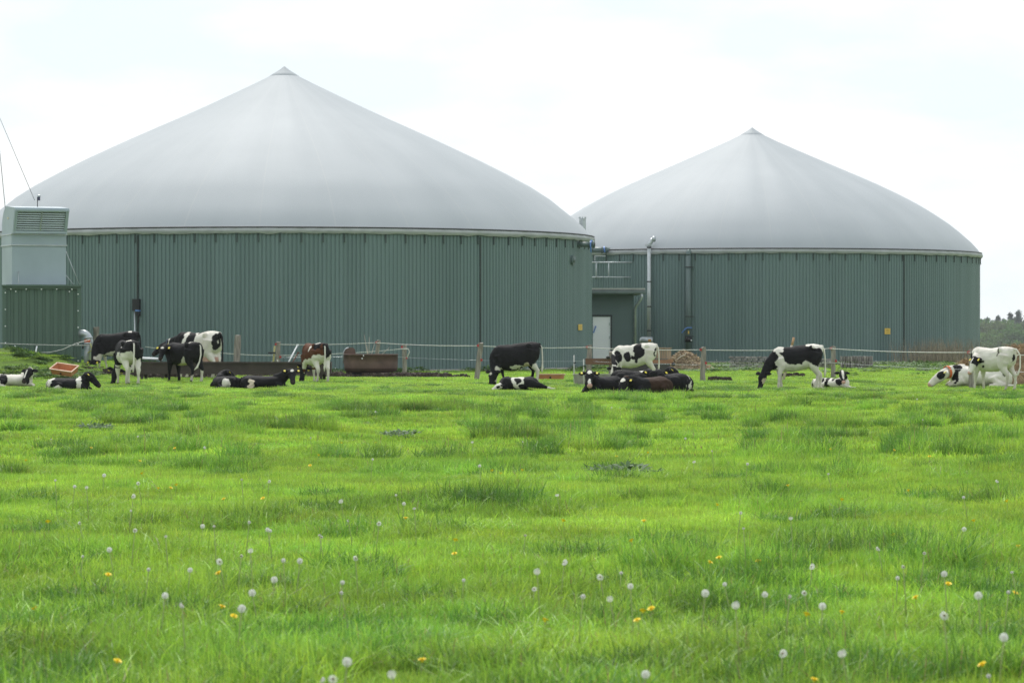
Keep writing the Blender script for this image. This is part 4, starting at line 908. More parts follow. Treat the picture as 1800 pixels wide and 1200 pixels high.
def cow(label, px, row, yaw, s, kind, poll, hdir, base='K', pats=(), head='K', hpats=(), legs=None, tail='K', muzzle='D', stride=(0, 0, 0, 0), tags=True, udder=False, collar=None, hs=1.0, zoff=0.0, low=.78, hind_ext=False, group='black and white cows in the pasture', name='cow', bulge=1.0, tailp=None, dist=None, fore_ext=False, neckr=1.0, droop=0.0, belly=0.0):
    if kind == 'lie' and s < .9 and hs == 1.0: hs = 1.16
    d = dist or gd(row); X = gx(px, d); yw = R(yaw); zg = gz0(X, d) + zoff
    root = thing(name, label, 'cow', (X, d, zg), yw, group)
    cy_, sy_ = math.cos(-yw), math.sin(-yw)
    def l(v): return Vector((v[0] * cy_ - v[1] * sy_, v[0] * sy_ + v[1] * cy_, v[2]))
    pd = d + poll[2]
    P = l((gx(poll[0], pd) - X, poll[2], gz(poll[1], pd) - zg)) / s
    D = l(hdir).normalized()
    b = MB(); Y = Vector((0, 1, 0)); Z = Vector((0, 0, 1))
    tor = STAND if kind == 'stand' else LIE
    loft(b, [(Vector((x, 0, -droop * max(0, x + .15) + (t + q) / 2 * (low if kind == 'lie' else 1))), Y, Z, w * bulge, (t - q) / 2 * (low if kind == 'lie' else 1)) for x, t, q, w in [(x, t, q - belly * math.exp(-((x + .05) / .42) ** 2), w) for x, t, q, w in tor]], 20)
    # head frame
    S = Z.cross(D)
    if S.length < .35: S = Y - D * Y.dot(D)
    S.normalize()
    if S.dot(Y) < -.5 and abs(D.x) < .5: pass
    U = D.cross(S).normalized()
    L = HL * hs
    loft(b, [(P + D * (t * L) + U * o_ * hs, S, U, a * hs, h * hs) for t, a, h, o_ in HEADR], 16)
    # neck
    if kind == 'stand': B0 = Vector((.40, 0, .96 - droop * .5)); B1 = Vector((.62, 0, .95 - droop * .9)); va, vb = .25, .15
    else: B0 = Vector((.36, 0, .36 * low)); B1 = Vector((.60, 0, .40 * low)); va, vb = .20, .17
    E = P + D * (.06 * L); back = E - D * .16 * hs * (1 if kind == 'stand' else .8) - U * .02
    rings = []; NN = 9
    pts_ = []
    for i in range(NN):
        t = i / (NN - 1); q = B0 * (1 - t) ** 3 + B1 * 3 * t * (1 - t) ** 2 + back * 3 * t * t * (1 - t) + E * t ** 3; pts_.append(q)
    for i, q in enumerate(pts_):
        t = i / (NN - 1); tg = (pts_[min(i + 1, NN - 1)] - pts_[max(i - 1, 0)]).normalized()
        sd_ = Y.lerp(S, t); sd_ = (sd_ - tg * sd_.dot(tg)); sd_ = sd_.normalized() if sd_.length > .1 else S
        up = tg.cross(sd_).normalized(); f = 1 - t
        rings.append((q, sd_, up, (vb * f ** 1.2 + .075 * hs * (1 - f ** 1.2)) * neckr, (va * f ** 1.35 + .105 * hs * (1 - f ** 1.35)) * neckr))
    loft(b, rings, 16)
    # legs
    if kind == 'stand':
        for k, sg in enumerate((1, -1)):
            o_ = stride[k]
            limb(b, [((.44, sg * .13, .86), .15), ((.40, sg * .155, .66), .105), ((.42 + o_ * .3, sg * .15, .50), .072), ((.43 + o_ * .55, sg * .145, .36), .052), ((.43 + o_ * .75, sg * .14, .24), .036), ((.43 + o_ * .95, sg * .14, .10), .040), ((.45 + o_, sg * .14, .045), .046), ((.46 + o_, sg * .14, 0), .054)])
        for k, sg in enumerate((1, -1)):
            o_ = stride[2 + k]
            limb(b, [((-.50, sg * .14, 1.0), .20), ((-.47, sg * .175, .80), .165), ((-.47 + o_ * .2, sg * .175, .66), .12), ((-.56 + o_ * .45, sg * .16, .53), .078), ((-.64 + o_ * .6, sg * .15, .43), .056), ((-.63 + o_ * .75, sg * .15, .28), .038), ((-.60 + o_ * .95, sg * .15, .10), .042), ((-.58 + o_, sg * .15, .045), .047), ((-.565 + o_, sg * .15, 0), .055)])
    else:
        for sg in (1, -1):
            b.ell((-.44, sg * .24, .25 * low), (.25, .13, .23 * low), 14, 10)
            if hind_ext:
                limb(b, [((-.5, sg * .2, .26 * low), .15), ((-.78, sg * .22, .20), .10), ((-1.0, sg * .2, .13), .06), ((-1.2, sg * .18, .07), .042), ((-1.34, sg * .18, .05), .05)])
            else:
                limb(b, [((-.36, sg * .27, .24 * low), .13), ((-.22, sg * .34, .17), .10), ((-.36, sg * .39, .09), .062), ((-.54, sg * .38, .06), .055), ((-.30, sg * .42, .045), .040), ((-.14, sg * .42, .04), .045)])
            if fore_ext and sg == (1 if fore_ext > 0 else -1):
                limb(b, [((.42, sg * .2, .2), .11), ((.62, sg * .24, .10), .07), ((.85, sg * .26, .055), .045), ((1.02, sg * .26, .045), .05)])
            else:
                limb(b, [((.42, sg * .2, .2 * low), .11), ((.58, sg * .21, .10), .075), ((.70, sg * .19, .07), .058), ((.56, sg * .16, .045), .042), ((.44, sg * .15, .04), .045)])
    if udder:
        b.ell((-.40, 0, .52), (.21, .165, .20), 14, 10)
        for ux, uy in ((-.46, .07), (-.46, -.07), (-.33, .07), (-.33, -.07)): b.tube([(ux, uy, .40), (ux, uy, .28)], [.03, .016], 8)
    # hip bones and shoulder blades give the trunk some relief
    zs = 1 if kind == 'stand' else None
    if kind == 'stand':
        for sg in (1, -1):
            b.ell((-.40, sg * .215, 1.14), (.085, .065, .08), 10, 8); b.ell((.40, sg * .14, .95 - droop * .55), (.10, .10, .21), 10, 8)
            b.ell((-.68, sg * .09, 1.10), (.06, .05, .06), 8, 6)
        b.ell((-.70, 0, 1.17), (.07, .05, .05), 8, 6)
    tmp = link('tmp_cow', b.mesh('tmp_cow', None))
    md = tmp.modifiers.new('r', 'REMESH'); md.mode = 'VOXEL'; md.voxel_size = .0185
    sm = tmp.modifiers.new('s', 'SMOOTH'); sm.factor = .5; sm.iterations = 3
    dg = bpy.context.evaluated_depsgraph_get(); ev = bpy.data.meshes.new_from_object(tmp.evaluated_get(dg))
    n = len(ev.vertices); V = np.empty(n * 3, np.float32); ev.vertices.foreach_get('co', V); V = V.reshape(-1, 3).astype(float)
    NRM = np.empty(n * 3, np.float32); ev.vertices.foreach_get('normal', NRM); NRM = NRM.reshape(-1, 3)
    V = V + NRM * ((fbm(V * 5 + 3, int(px) % 50, 2) - .5) * .035 + (fbm(V * 13 + 9, 7, 2) - .5) * .012)[:, None]
    F = [tuple(p.vertices) for p in ev.polygons]
    bpy.data.objects.remove(tmp); bpy.data.meshes.remove(ev)
    # coat colours
    seed = int(px) % 97
    nz_ = np.stack([fbm(V * 5.5 + 31, seed, 3), fbm(V * 5.5 + 77, seed + 3, 3), fbm(V * 5.5 + 11, seed + 6, 3)], -1) - .5
    W = V + nz_ * .20
    C = np.tile(COL[base], (n, 1)); isW = np.zeros(n)
    if legs:
        msk = (V[:, 2] < .46) & (V[:, 0] < .6) if kind == 'stand' else V[:, 2] < -9
        C[msk] = COL[legs]
    for (c, ce, ra) in pats:
        q = ((W - np.array(ce)) / np.array(ra)) ** 2
        C[q.sum(1) < 1] = COL[c]
    if udder: C[(V[:, 2] < .58 + .05 * nz_[:, 0]) & (((V - np.array((-.4, 0, .5))) / np.array((.24, .19, .26))) ** 2).sum(1).__lt__(1)] = CP
    hc = np.stack([(V - np.array(P)) @ np.array(D) / L, (V - np.array(P)) @ np.array(S) / hs, (V - np.array(P)) @ np.array(U) / hs], -1)
    hm = (hc[:, 0] > -.12) & (hc[:, 0] < 1.1) & (np.abs(hc[:, 1]) < .19) & (np.abs(hc[:, 2]) < .15)
    C[hm] = COL[head]
    hw = hc + nz_ * np.array([.10, .05, .05])
    for (c, ce, ra) in hpats:
        q = ((hw - np.array(ce)) / np.array(ra)) ** 2
        C[hm & (q.sum(1) < 1)] = COL[c]
    C[hm & (hc[:, 0] > .90)] = COL[muzzle]
    if kind == 'stand': C[(V[:, 2] < .055) & ~hm] = CG * .6
    # dirt on the lower white parts
    wh = C[:, 0] > .4
    dirt = np.clip((.62 - V[:, 2]) / .6, 0, 1) * (.25 + .7 * fbm(V * 7, 5, 3)) if kind == 'stand' else np.clip((.28 - V[:, 2]) / .3, 0, 1) * fbm(V * 6, 5, 3)
    C[wh] = C[wh] * (1 - .55 * dirt[wh, None]) + np.array((.28, .21, .12)) * (.55 * dirt[wh, None])
    stain = np.clip((fbm(V * 3.2 + 5, seed + 11, 4) - .52) * 3.2, 0, 1) * .38
    C[wh] = C[wh] * (1 - stain[wh, None]) + np.array((.36, .30, .22)) * stain[wh, None]
    # ears and tail join the same mesh
    eb = MB(); ec = []
    for sg in (1, -1):
        a = (S * sg - D * .10 - U * .18 + Z * .12).normalized(); w_ = (D * -.75 + Z * .4 + U * .2); w_ = (w_ - a * w_.dot(a)).normalized(); t_ = a.cross(w_)
        o_ = P + (D * .02 * L + S * sg * .075 + U * .035) * 1; n0 = len(eb.v)
        prof = [(0, .022), (.25, .045), (.55, .052), (.8, .036), (1.0, .006)]
        vs_ = []
        for t, w1 in prof:
            c = o_ + a * (.20 * hs * t) + Z * (-.03 * t * t)
            for k in range(8):
                g = 2 * math.pi * k / 8; vs_.append(c + w_ * math.cos(g) * w1 * hs + t_ * math.sin(g) * (.014 if t < 1 else .004) * hs)
        eb.add(vs_, [(i * 8 + k, i * 8 + (k + 1) % 8, (i + 1) * 8 + (k + 1) % 8, (i + 1) * 8 + k) for i in range(4) for k in range(8)])
        ec += [COL['K' if head != 'W' or base == 'K' else 'W']] * (len(eb.v) - n0)
    n0 = len(eb.v)
    if kind == 'stand': tp = tailp or [(-.70, 0, 1.17), (-.77, 0, 1.10), (-.80, .01, .92), (-.81, .02, .66), (-.80, .03, .48), (-.79, .03, .36)]
    else: tp = tailp or [(-.68, 0, .36), (-.76, .03, .26), (-.80, .08, .10), (-.72, .22, .05), (-.6, .36, .05), (-.5, .45, .05)]
    eb.tube(tp, [.036, .030, .022, .020, .032, .010], 8)
    ec += [COL[tail]] * (len(eb.v) - n0)
    for j in range(n0, n0 + 14): ec[j] = COL[base] if kind == 'stand' and tail == 'W' and base == 'K' else ec[j]
    F2 = [tuple(i + n for i in f) for f in eb.f]
    AV = np.concatenate([V, np.array(eb.v)]) * s; AC = np.concatenate([C, np.array(ec)])
    body = link('body', col_mesh('body', AV, F + F2, AC, M_coat, True), root)
    # eyes, tags, collar
    for sg in (1, -1):
        e = (P + D * (.27 * L) + S * sg * .100 * hs + U * .035 * hs) * s
        MB().ell(e, (.018 * s * hs,) * 3, 8, 6).build('eye', M_eye, root)
        if tags is True or tags == sg:
            q = (P + D * (.02 * L) + S * sg * (.075 + .11) * hs + U * (.035 + .015) * hs - Z * .035) * s
            rot = Matrix((S, U.cross(S), U)).transposed()
            tm = MB().box((0, 0, 0), (.042 * s + .010, .056 * s + .010, .01), rot.to_3x3())
            tm.build('ear_tag', M_tag, root, tuple(q + U * .02))
            if sg == 1 or True:
                MB().box((0, 0, 0), (.022, .022, .012), rot.to_3x3()).build('tag_stud', M_black, root.children[-1], tuple(U * .004))
    if collar:
        q = pts_[6]; tg = (pts_[7] - pts_[5]).normalized(); rg_ = rings[6]; vs_ = []
        for dz_ in (-.035, .035):
            for k in range(20):
                g = 2 * math.pi * k / 20; vs_.append((q + tg * dz_ + rg_[1] * math.cos(g) * (rg_[3] + .022) + rg_[2] * math.sin(g) * (rg_[4] + .022)) * s)
        MB().add(vs_, [(k, (k + 1) % 20, 20 + (k + 1) % 20, 20 + k) for k in range(20)], True).build('collar', collar, root)
    return root
GR = 'cattle grazing and standing in the pasture'; LY = 'cattle lying in the pasture'
STAR = [('W', (.20, 0, .12), (.10, .045, .08))]
TRI = [('W', (.16, 0, .12), (.16, .06, .09))]
BLAZE = [('W', (.35, 0, .10), (.55, .04, .10))]
# --- standing
cow('patched heifer grazing with black saddle, white rump and white legs', 1398, 688, 188, .905, 'stand', (1342, 657, -.2), (-.30, -.32, -.90), 'W',
    [('K', (.02, .2, 1.02), (.44, .6, .34)), ('K', (-.50, .2, .92), (.26, .5, .26)), ('W', (-.52, 0, 1.22), (.30, .4, .10)), ('K', (.80, 0, .70), (.32, .6, .52)), ('W', (.49, .2, .90), (.045, .5, .40)), ('W', (.50, .1, 1.15), (.16, .4, .16)), ('W', (0, 0, .54), (.6, .6, .13)), ('W', (-.30, .2, .66), (.2, .4, .14))],
    'K', [('C', (.45, .1, -.02), (.20, .06, .08))], 'W', 'W', 'D', (.06, -.10, .10, -.12), tags=False, group=GR, droop=.12)
cow('all-black cow grazing with white lower legs and star', 904, 678, 181, .92, 'stand', (867, 654, -.2), (-.22, -.34, -.92), 'K',
    [('W', (-.02, 0, .51), (.30, .35, .075)), ('W', (-.60, .15, .36), (.2, .2, .30)), ('W', (.45, .1, .32), (.14, .3, .26)), ('C', (-.35, .1, .60), (.09, .3, .10))],
    'K', STAR, None, 'W', 'D', (.12, -.16, -.05, .14), tags=False, group=GR, bulge=1.12, droop=.14, belly=.09)
cow('mostly white cow grazing with black patch on its flank and black neck', 1113, 672, 184, .90, 'stand', (1080, 648, -.55), (-.18, -.34, -.92), 'W',
    [('K', (-.16, .25, 1.0), (.15, .4, .28)), ('K', (.20, .25, .80), (.11, .4, .16)), ('K', (.02, .25, .76), (.07, .4, .08)), ('K', (-.08, .25, .74), (.05, .4, .12)), ('K', (-.66, .14, .92), (.05, .2, .15)), ('K', (.76, 0, .62), (.30, .6, .30)), ('K', (.48, .2, .78), (.12, .3, .20))],
    'K', [('W', (.5, -.05, .06), (.6, .09, .12))], 'W', 'W', 'P', (.05, -.08, .06, -.06), tags=False, group=GR, droop=.14, belly=.05)
cow('dark brownish cow seen from behind, grazing beside the trough end', 553, 673, 118, .90, 'stand', (535, 645, .45), (-.25, -.1, -.95), 'K',
    [('R', (.10, .2, .95), (.9, .6, .7)), ('K', (-.55, -.02, 1.08), (.22, .24, .22)), ('W', (-.25, .1, .56), (.65, .6, .24)), ('W', (-.60, 0, .55), (.25, .5, .40)), ('W', (-.32, .05, 1.25), (.28, .07, .14)), ('W', (-.20, .22, 1.12), (.05, .2, .16)), ('K', (-.68, -.1, 1.0), (.2, .16, .22)), ('W', (.1, .2, .5), (.5, .4, .10))],
    'K', BLAZE, 'W', 'W', 'D', (.1, -.1, .06, -.06), tags=True, group=GR)
cow('black and white cow seen from behind with long white tail, grazing', 223, 677, 112, .97, 'stand', (204, 650, .5), (-.25, .1, -.95), 'K',
    [('W', (-.42, .04, 1.25), (.22, .10, .10)), ('W', (-.62, .08, .56), (.3, .35, .42)), ('W', (-.25, .28, .66), (.36, .2, .24)), ('W', (-.40, .22, .85), (.16, .14, .22)), ('K', (-.70, -.10, .98), (.2, .16, .26)), ('W', (0, 0, .52), (.5, .5, .06))],
    'K', (), 'W', 'W', 'D', (.0, -.1, .08, -.04), tags=True, group=GR)
cow('black cow grazing with white belly and legs beside the galvanised pipe', 203, 663, 172, 1.0, 'stand', (165, 636, -.2), (-.20, -.32, -.92), 'K',
    [('W', (-.05, .1, .53), (.42, .45, .08)), ('W', (-.34, .26, .72), (.12, .25, .16)), ('W', (-.48, 0, 1.25), (.09, .14, .07)), ('W', (.44, .1, .34), (.14, .3, .24))],
    'K', (), 'W', 'K', 'D', (.05, -.12, .05, -.1), tags=True, group=GR, droop=.12, belly=.05)
cow('large white and black milking cow with pink udder behind the trough', 347, 0, 150, 1.16, 'stand', (293, 606, 1.0), (-.75, -.35, -.5), 'W',
    [('K', (.40, .2, .98), (.36, .7, .55)), ('W', (.24, .25, 1.1), (.06, .5, .26)), ('K', (.06, .25, .98), (.15, .5, .30)), ('K', (-.19, .27, .84), (.075, .2, .085)), ('K', (-.18, .12, 1.2), (.06, .18, .06)), ('K', (-.68, .12, .98), (.10, .14, .22)), ('K', (-.70, 0, 1.15), (.10, .2, .07)), ('K', (.75, 0, .9), (.3, .6, .5))],
    'K', (), 'W', 'K', 'D', tags=True, udder=True, collar=mat('dark_collar', (.05, .06, .09)), group=GR, dist=90.6)
cow('black heifer with white tail standing and looking back over the trough', 322, 673, 138, .92, 'stand', (288, 612, -.15), (-.18, -.72, -.68), 'K',
    [('W', (-.42, .06, 1.25), (.11, .13, .07)), ('W', (-.26, .22, .60), (.12, .2, .20)), ('W', (-.62, -.12, .22), (.12, .1, .2)), ('W', (-.56, .12, .14), (.12, .06, .15)), ('C', (-.1, 0, .52), (.25, .3, .06))],
    'K', STAR, None, 'W', 'D', (.05, -.1, .06, -.06), group=GR, tailp=[(-.70, 0, 1.17), (-.77, 0, 1.10), (-.80, .01, .86), (-.80, .06, .66), (-.78, .14, .48), (-.74, .22, .40)])
cow('white calf with black head standing beside the fence post, tail to the heap', 1744, 691, 137, .835, 'stand', (1716, 632, -.05), (-.50, -.28, -.80), 'W',
    [('K', (-.73, .02, .92), (.07, .06, .13)), ('K', (.15, .25, .72), (.06, .2, .04)), ('K', (.68, 0, .9), (.12, .5, .3)), ('G', (-.36, .22, 1.1), (.04, .2, .14)), ('W', (.6, 0, .75), (.12, .4, .15))],
    'K', [('W', (.75, 0, 0), (.40, .2, .2)), ('W', (.25, 0, .11), (.25, .025, .06))], 'W', 'W', 'P', (.06, -.06, .04, -.05), group=GR, tailp=[(-.70, 0, 1.17), (-.78, -.03, 1.16), (-.86, -.10, 1.0), (-.86, -.10, .66), (-.82, -.05, .48), (-.77, 0, .40)])
# --- lying
cow('white cow lying with black patches, its black head turned back', 20, 681, 8, .80, 'lie', (52, 652, -.22), (-.25, -.72, -.60), 'W',
    [('K', (-.25, -.3, .3), (.14, .4, .22)), ('K', (.52, -.1, .35), (.06, .3, .3)), ('K', (-.62, -.2, .3), (.12, .4, .2))], 'K', [('W', (.5, .0, .10), (.35, .022, .1))], tail='W', tags=False, group=LY)
cow('black cow lying with a white band behind its shoulder', 122, 686, -4, .74, 'lie', (156, 659, -.12), (.72, -.15, -.66), 'K',
    [('W', (.36, -.3, .3), (.085, .6, .6)), ('W', (-.62, 0, .36), (.15, .5, .3)), ('W', (-.3, -.45, .1), (.2, .2, .12))], 'K', (), tail='W', group=LY)
cow('black cow lying back-on with small white marks near the trough', 396, 684, 122, .74, 'lie', (400, 655, .6), (.65, .1, -.70), 'K',
    [('W', (-.6, .30, .2), (.12, .14, .22)), ('W', (-.3, -.36, .2), (.10, .14, .2)), ('W', (.2, -.3, .45), (.05, .2, .14))], 'K', (), group=LY)
cow('black cow lying with white star, facing out beside the brownish cow', 464, 685, -6, .80, 'lie', (512, 653, -.30), (.18, -.78, -.60), 'K',
    [('C', (-.34, -.38, .16), (.10, .25, .15))], 'K', STAR, group=LY)
cow('small patched calf lying stretched flat in the grass before the black cow', 911, 688, 183, .66, 'lie', (879, 678, -.25), (-.75, -.45, -.35), 'K',
    [('W', (.02, .2, .38), (.22, .6, .34)), ('K', (.03, .3, .34), (.11, .25, .13)), ('K', (-.12, .35, .12), (.1, .2, .1)), ('W', (-1.2, 0, .05), (.2, .5, .12))], 'W', [('K', (.3, 0, .02), (.2, .2, .06))], tail='K', tags=False, hind_ext=True, low=.92, zoff=-.03, hs=.9, group=LY)
cow('black cow lying with white forehead triangle and pink nose by the concrete trough', 1060, 695, 228, .80, 'lie', (1036, 657, -.72), (.0, -.80, -.60), 'K', (), 'K', TRI + [('W', (.80, 0, .05), (.22, .035, .1))], muzzle='P', group=LY, low=.92, neckr=1.15)
cow('brownish-black cow lying with white triangle on its lowered forehead', 1140, 696, 218, .80, 'lie', (1098, 669, -.45), (-.30, -.62, -.72), 'B', [('K', (.5, 0, .3), (.3, .6, .5))], 'K', TRI, group=LY, low=.9, tags=1)
cow('black cow lying behind the brownish one, hump-backed and facing the chip heap', 1114, 684, 12, .82, 'lie', (1142, 655, -.3), (.45, -.55, -.70), 'K', [('W', (.30, -.1, .46), (.12, .18, .09)), ('W', (-.35, -.3, .2), (.07, .2, .12))], 'K', (), group=LY, low=1.0, tags=-1)
cow('black cow lying with a thin white line along its back', 1178, 694, 130, .80, 'lie', (1158, 656, -.2), (.35, -.62, -.70), 'K', [('W', (-.25, -.16, .40), (.5, .045, .12)), ('W', (-.6, -.1, .2), (.1, .2, .2))], 'K', (), group=LY, low=.98, tags=1)
cow('black cow lying with its head held out in profile toward the fence post', 1142, 684, 6, .84, 'lie', (1180, 651, -.2), (.74, -.15, -.66), 'K', (), 'K', (), group=LY, low=.9, tags=-1)
cow('white spotted calf lying with white blaze and pink nose under the fence post', 1462, 685, -22, .66, 'lie', (1480, 656, -.25), (.05, -.80, -.60), 'W',
    [('K', (-.1, -.3, .3), (.07, .5, .22)), ('K', (-.28, -.3, .35), (.05, .4, .12)), ('K', (.12, -.3, .38), (.09, .4, .10)), ('K', (.38, -.2, .25), (.15, .5, .14)), ('K', (-.02, -.35, .12), (.06, .2, .08)), ('K', (-.68, -.1, .1), (.1, .3, .2))], 'K', BLAZE, muzzle='P', tail='W', tags=False, hs=1.15, fore_ext=-1, group=LY, name='cow')
cow('large white cow lying with black eye patch and orange collar by the fence post', 1722, 0, 181, 1.14, 'lie', (1661, 655, -.28), (-.78, -.08, -.56), 'W',
    [('K', (.58, .2, .36), (.05, .5, .30)), ('K', (.50, .2, .44), (.09, .3, .07)), ('K', (.18, .3, .38), (.05, .3, .16)), ('K', (-.52, .3, .3), (.07, .3, .09)), ('K', (-.2, .2, .5), (.12, .3, .07)), ('K', (.06, .3, .46), (.06, .2, .05))],
    'W', [('K', (.26, .09, .03), (.22, .08, .09))], muzzle='P', tail='W', collar=M_collar, hs=1.0, group=LY, dist=76.2, low=.88)
# ---------------------------------------------------------------- dandelions
M_puff = attr_mat('dandelion_fluff', rough=.9, transl=.45, var=.05, vscale=2)
_t = M_puff.node_tree; _o = _t.nodes['Material Output']; _s = _o.inputs['Surface'].links[0].from_socket
_m = N(_t, 'ShaderNodeMixShader'); _m.inputs[0].default_value = .42; _tr = N(_t, 'ShaderNodeBsdfTransparent'); _t.links.new(_s, _m.inputs[1]); _t.links.new(_tr.outputs[0], _m.inputs[2]); _t.links.new(_m.outputs[0], _o.inputs['Surface'])
M_stem = mat('dandelion_stem', (.30, .36, .12), (.24, .30, .10), rough=.6, scale=20)
M_petal = mat('dandelion_petal', (.92, .74, .03), (.88, .66, .02), rough=.6, scale=60)
def puff_mesh(seed, part=1.0):
    rg = np.random.default_rng(seed); V = []; F = []; C = []
    for j in range(150):
        z = 1 - 2 * (j + .5) / 150; a = j * 2.39996; r = math.sqrt(max(0, 1 - z * z)); dr = np.array([r * math.cos(a), r * math.sin(a), z])
        if part < 1 and dr @ np.array([.5, -.4, .6]) > part: continue
        L = .023 * rg.uniform(.9, 1.08); u = np.cross(dr, (.3, .2, .9)); u /= np.linalg.norm(u); w = np.cross(dr, u); b = len(V)
        V += [dr * .004 + u * .0005, dr * L + u * .0004, dr * .004 - u * .0005, dr * L * .97 - u * .0048, dr * L * .97 + w * .0048, dr * L * .97 + u * .0048]; V += [dr * L * .97 - w * .0048]
        F += [(b, b + 1, b + 2), (b + 3, b + 4, b + 5, b + 6)]
        C += [np.array((.5, .45, .38))] + [np.array((.72, .72, .70))] * 6
    me = col_mesh('seed_head', V, F, C, M_puff); return me
PUFF = [puff_mesh(1), puff_mesh(2), puff_mesh(3, .25), puff_mesh(4, -.1)]
CORE = MB().ell((0, 0, 0), (.006, .006, .005), 8, 6).mesh('receptacle', mat('receptacle', (.25, .2, .13)))
def stem_mesh(h, bx, by): return MB().tube([(0, 0, 0), (bx * .3, by * .3, h * .5), (bx, by, h)], [.0035, .003, .0028], 6).mesh('stem', M_stem)
STEMS = [(h, bx, by, stem_mesh(h, bx, by)) for h, bx, by in ((.26, .02, 0), (.22, -.03, .01), (.18, .01, .02), (.30, -.015, .01))]
def petal_mesh(seed):
    rg = np.random.default_rng(seed); b = MB()
    for ring, (n, L, el) in enumerate(((22, .019, .25), (18, .015, .6), (12, .010, 1.0))):
        for k in range(n):
            a = 2 * math.pi * k / n + ring * .2 + rg.normal(0, .05); e = el + rg.normal(0, .08); dr = Vector((math.cos(a) * math.cos(e), math.sin(a) * math.cos(e), math.sin(e))); s_ = Vector((-math.sin(a), math.cos(a), 0)) * .0026
            b.add([s_ * .5, -s_ * .5, dr * L - s_, dr * L + s_], [(0, 1, 2, 3)])
    b.ell((0, 0, -.003), (.007, .007, .006), 8, 5)
    return b.mesh('flower_head', M_petal)
PETAL = [petal_mesh(1), petal_mesh(2)]
def dandelion(px, py, yellow=False, k=0, sc=1.0, d=None, h=None):
    hs_, bx, by, sm = STEMS[k % 4]
    f = sc * (.55 if yellow else 1.0)
    if d is None:
        d = FPX * (EYE - hs_ * f) / (py - HZ)
        for _ in range(4):
            x = gx(px, d); d = FPX * (EYE - hs_ * f - gz0(x, d)) / (py - HZ)
    x = gx(px, d)
    o = thing('dandelion', 'yellow dandelion flower in the pasture grass' if yellow else ('round full white dandelion seed head on a pale stem in the grass' if (k * 7 + k // 3) % 4 < 2 else 'half-blown white dandelion seed head on a pale stem in the grass'), 'dandelion', (x - bx * f, d - by * f, gz0(x, d)), 0, 'yellow dandelions in the grass' if yellow else ('round dandelion seed heads in the grass' if (k * 7 + k // 3) % 4 < 2 else 'half-blown dandelion seed heads in the grass'))
    if not yellow and py == 0: tag(o, 'white dandelion seed head among the weeds by the tanks', None, 'dandelion seed heads by the tanks')
    elif (px, py) in BIG: tag(o, 'large fluffy white dandelion seed head standing above the near grass', None, 'large dandelion seed heads')
    s_ = link('stem', sm, o); s_.scale = (f, f, f)
    if yellow:
        q = link('flower_head', PETAL[k % 2], o, (bx * f, by * f, hs_ * f)); q.scale = (1.0, 1.0, 1.0); q.rotation_euler = (.5 * math.sin(k * 1.7), .4 * math.cos(k * 2.3), k)
    else:
        q = link('seed_head', PUFF[(k * 7 + k // 3) % 4], o, (bx * f, by * f, hs_ * f + .004)); q.rotation_euler = (.3 * math.sin(k), .3 * math.cos(k), k * 2.1); c_ = link('receptacle', CORE, o, (bx * f, by * f, hs_ * f + .004))
        q.scale = ((.78 if (px, py) in BIG else (.42, .60, .50, .68, .38)[k % 5]),) * 3
    return o
BIG = {(610, 1165), (689, 1186), (425, 1071), (443, 1043), (482, 1020), (944, 1005), (992, 989), (1055, 1015), (1427, 997), (1240, 1044), (1293, 1065), (1446, 1067), (1720, 1048), (1765, 1122), (1480, 1149), (183, 836), (599, 881), (234, 874), (386, 988), (1660, 1083), (1376, 1150)}
WHITE = [(610, 1165), (689, 1186), (566, 1196), (585, 1195), (425, 1071), (443, 1043), (482, 1020), (944, 1005), (992, 989), (1055, 1015), (1092, 1008), (1108, 1032), (1025, 1050), (1072, 1055), (1427, 997), (1588, 997), (1240, 1044), (1274, 1028), (1345, 1046), (1293, 1065), (1388, 1050), (1414, 1043), (1446, 1067), (1720, 1048), (1765, 1122), (1480, 1149), (1376, 1150), (1660, 1083), (1135, 1187), (1738, 1190), (183, 836), (152, 857), (234, 874), (243, 850), (230, 898), (97, 845), (131, 856), (599, 881), (473, 847), (425, 843), (438, 919), (470, 932), (475, 934), (440, 968), (424, 978), (386, 988), (334, 1003), (498, 986), (527, 987), (561, 941), (565, 945), (625, 982), (602, 1025), (192, 967), (145, 979), (291, 943), (237, 933), (140, 920), (356, 926), (376, 927), (261, 1002), (242, 767), (546, 770), (360, 787), (90, 767), (696, 871), (710, 886), (728, 894), (666, 921), (612, 916), (919, 776), (843, 820), (655, 808), (979, 870), (923, 942), (1252, 793), (1314, 816), (1694, 875), (1695, 931), (1307, 929), (1625, 973), (1544, 965), (1578, 1017), (1660, 1010), (1773, 1043), (1779, 1006), (939, 1036), (320, 1065), (290, 1048), (600, 1043), (815, 1021), (1390, 911), (1302, 902), (1753, 846), (1717, 756), (1622, 738), (1612, 702), (1456, 833), (1220, 812), (1090, 718), (1110, 720), (660, 723), (625, 719), (830, 777), (60, 720), (1500, 660), (1205, 770), (1075, 718)]
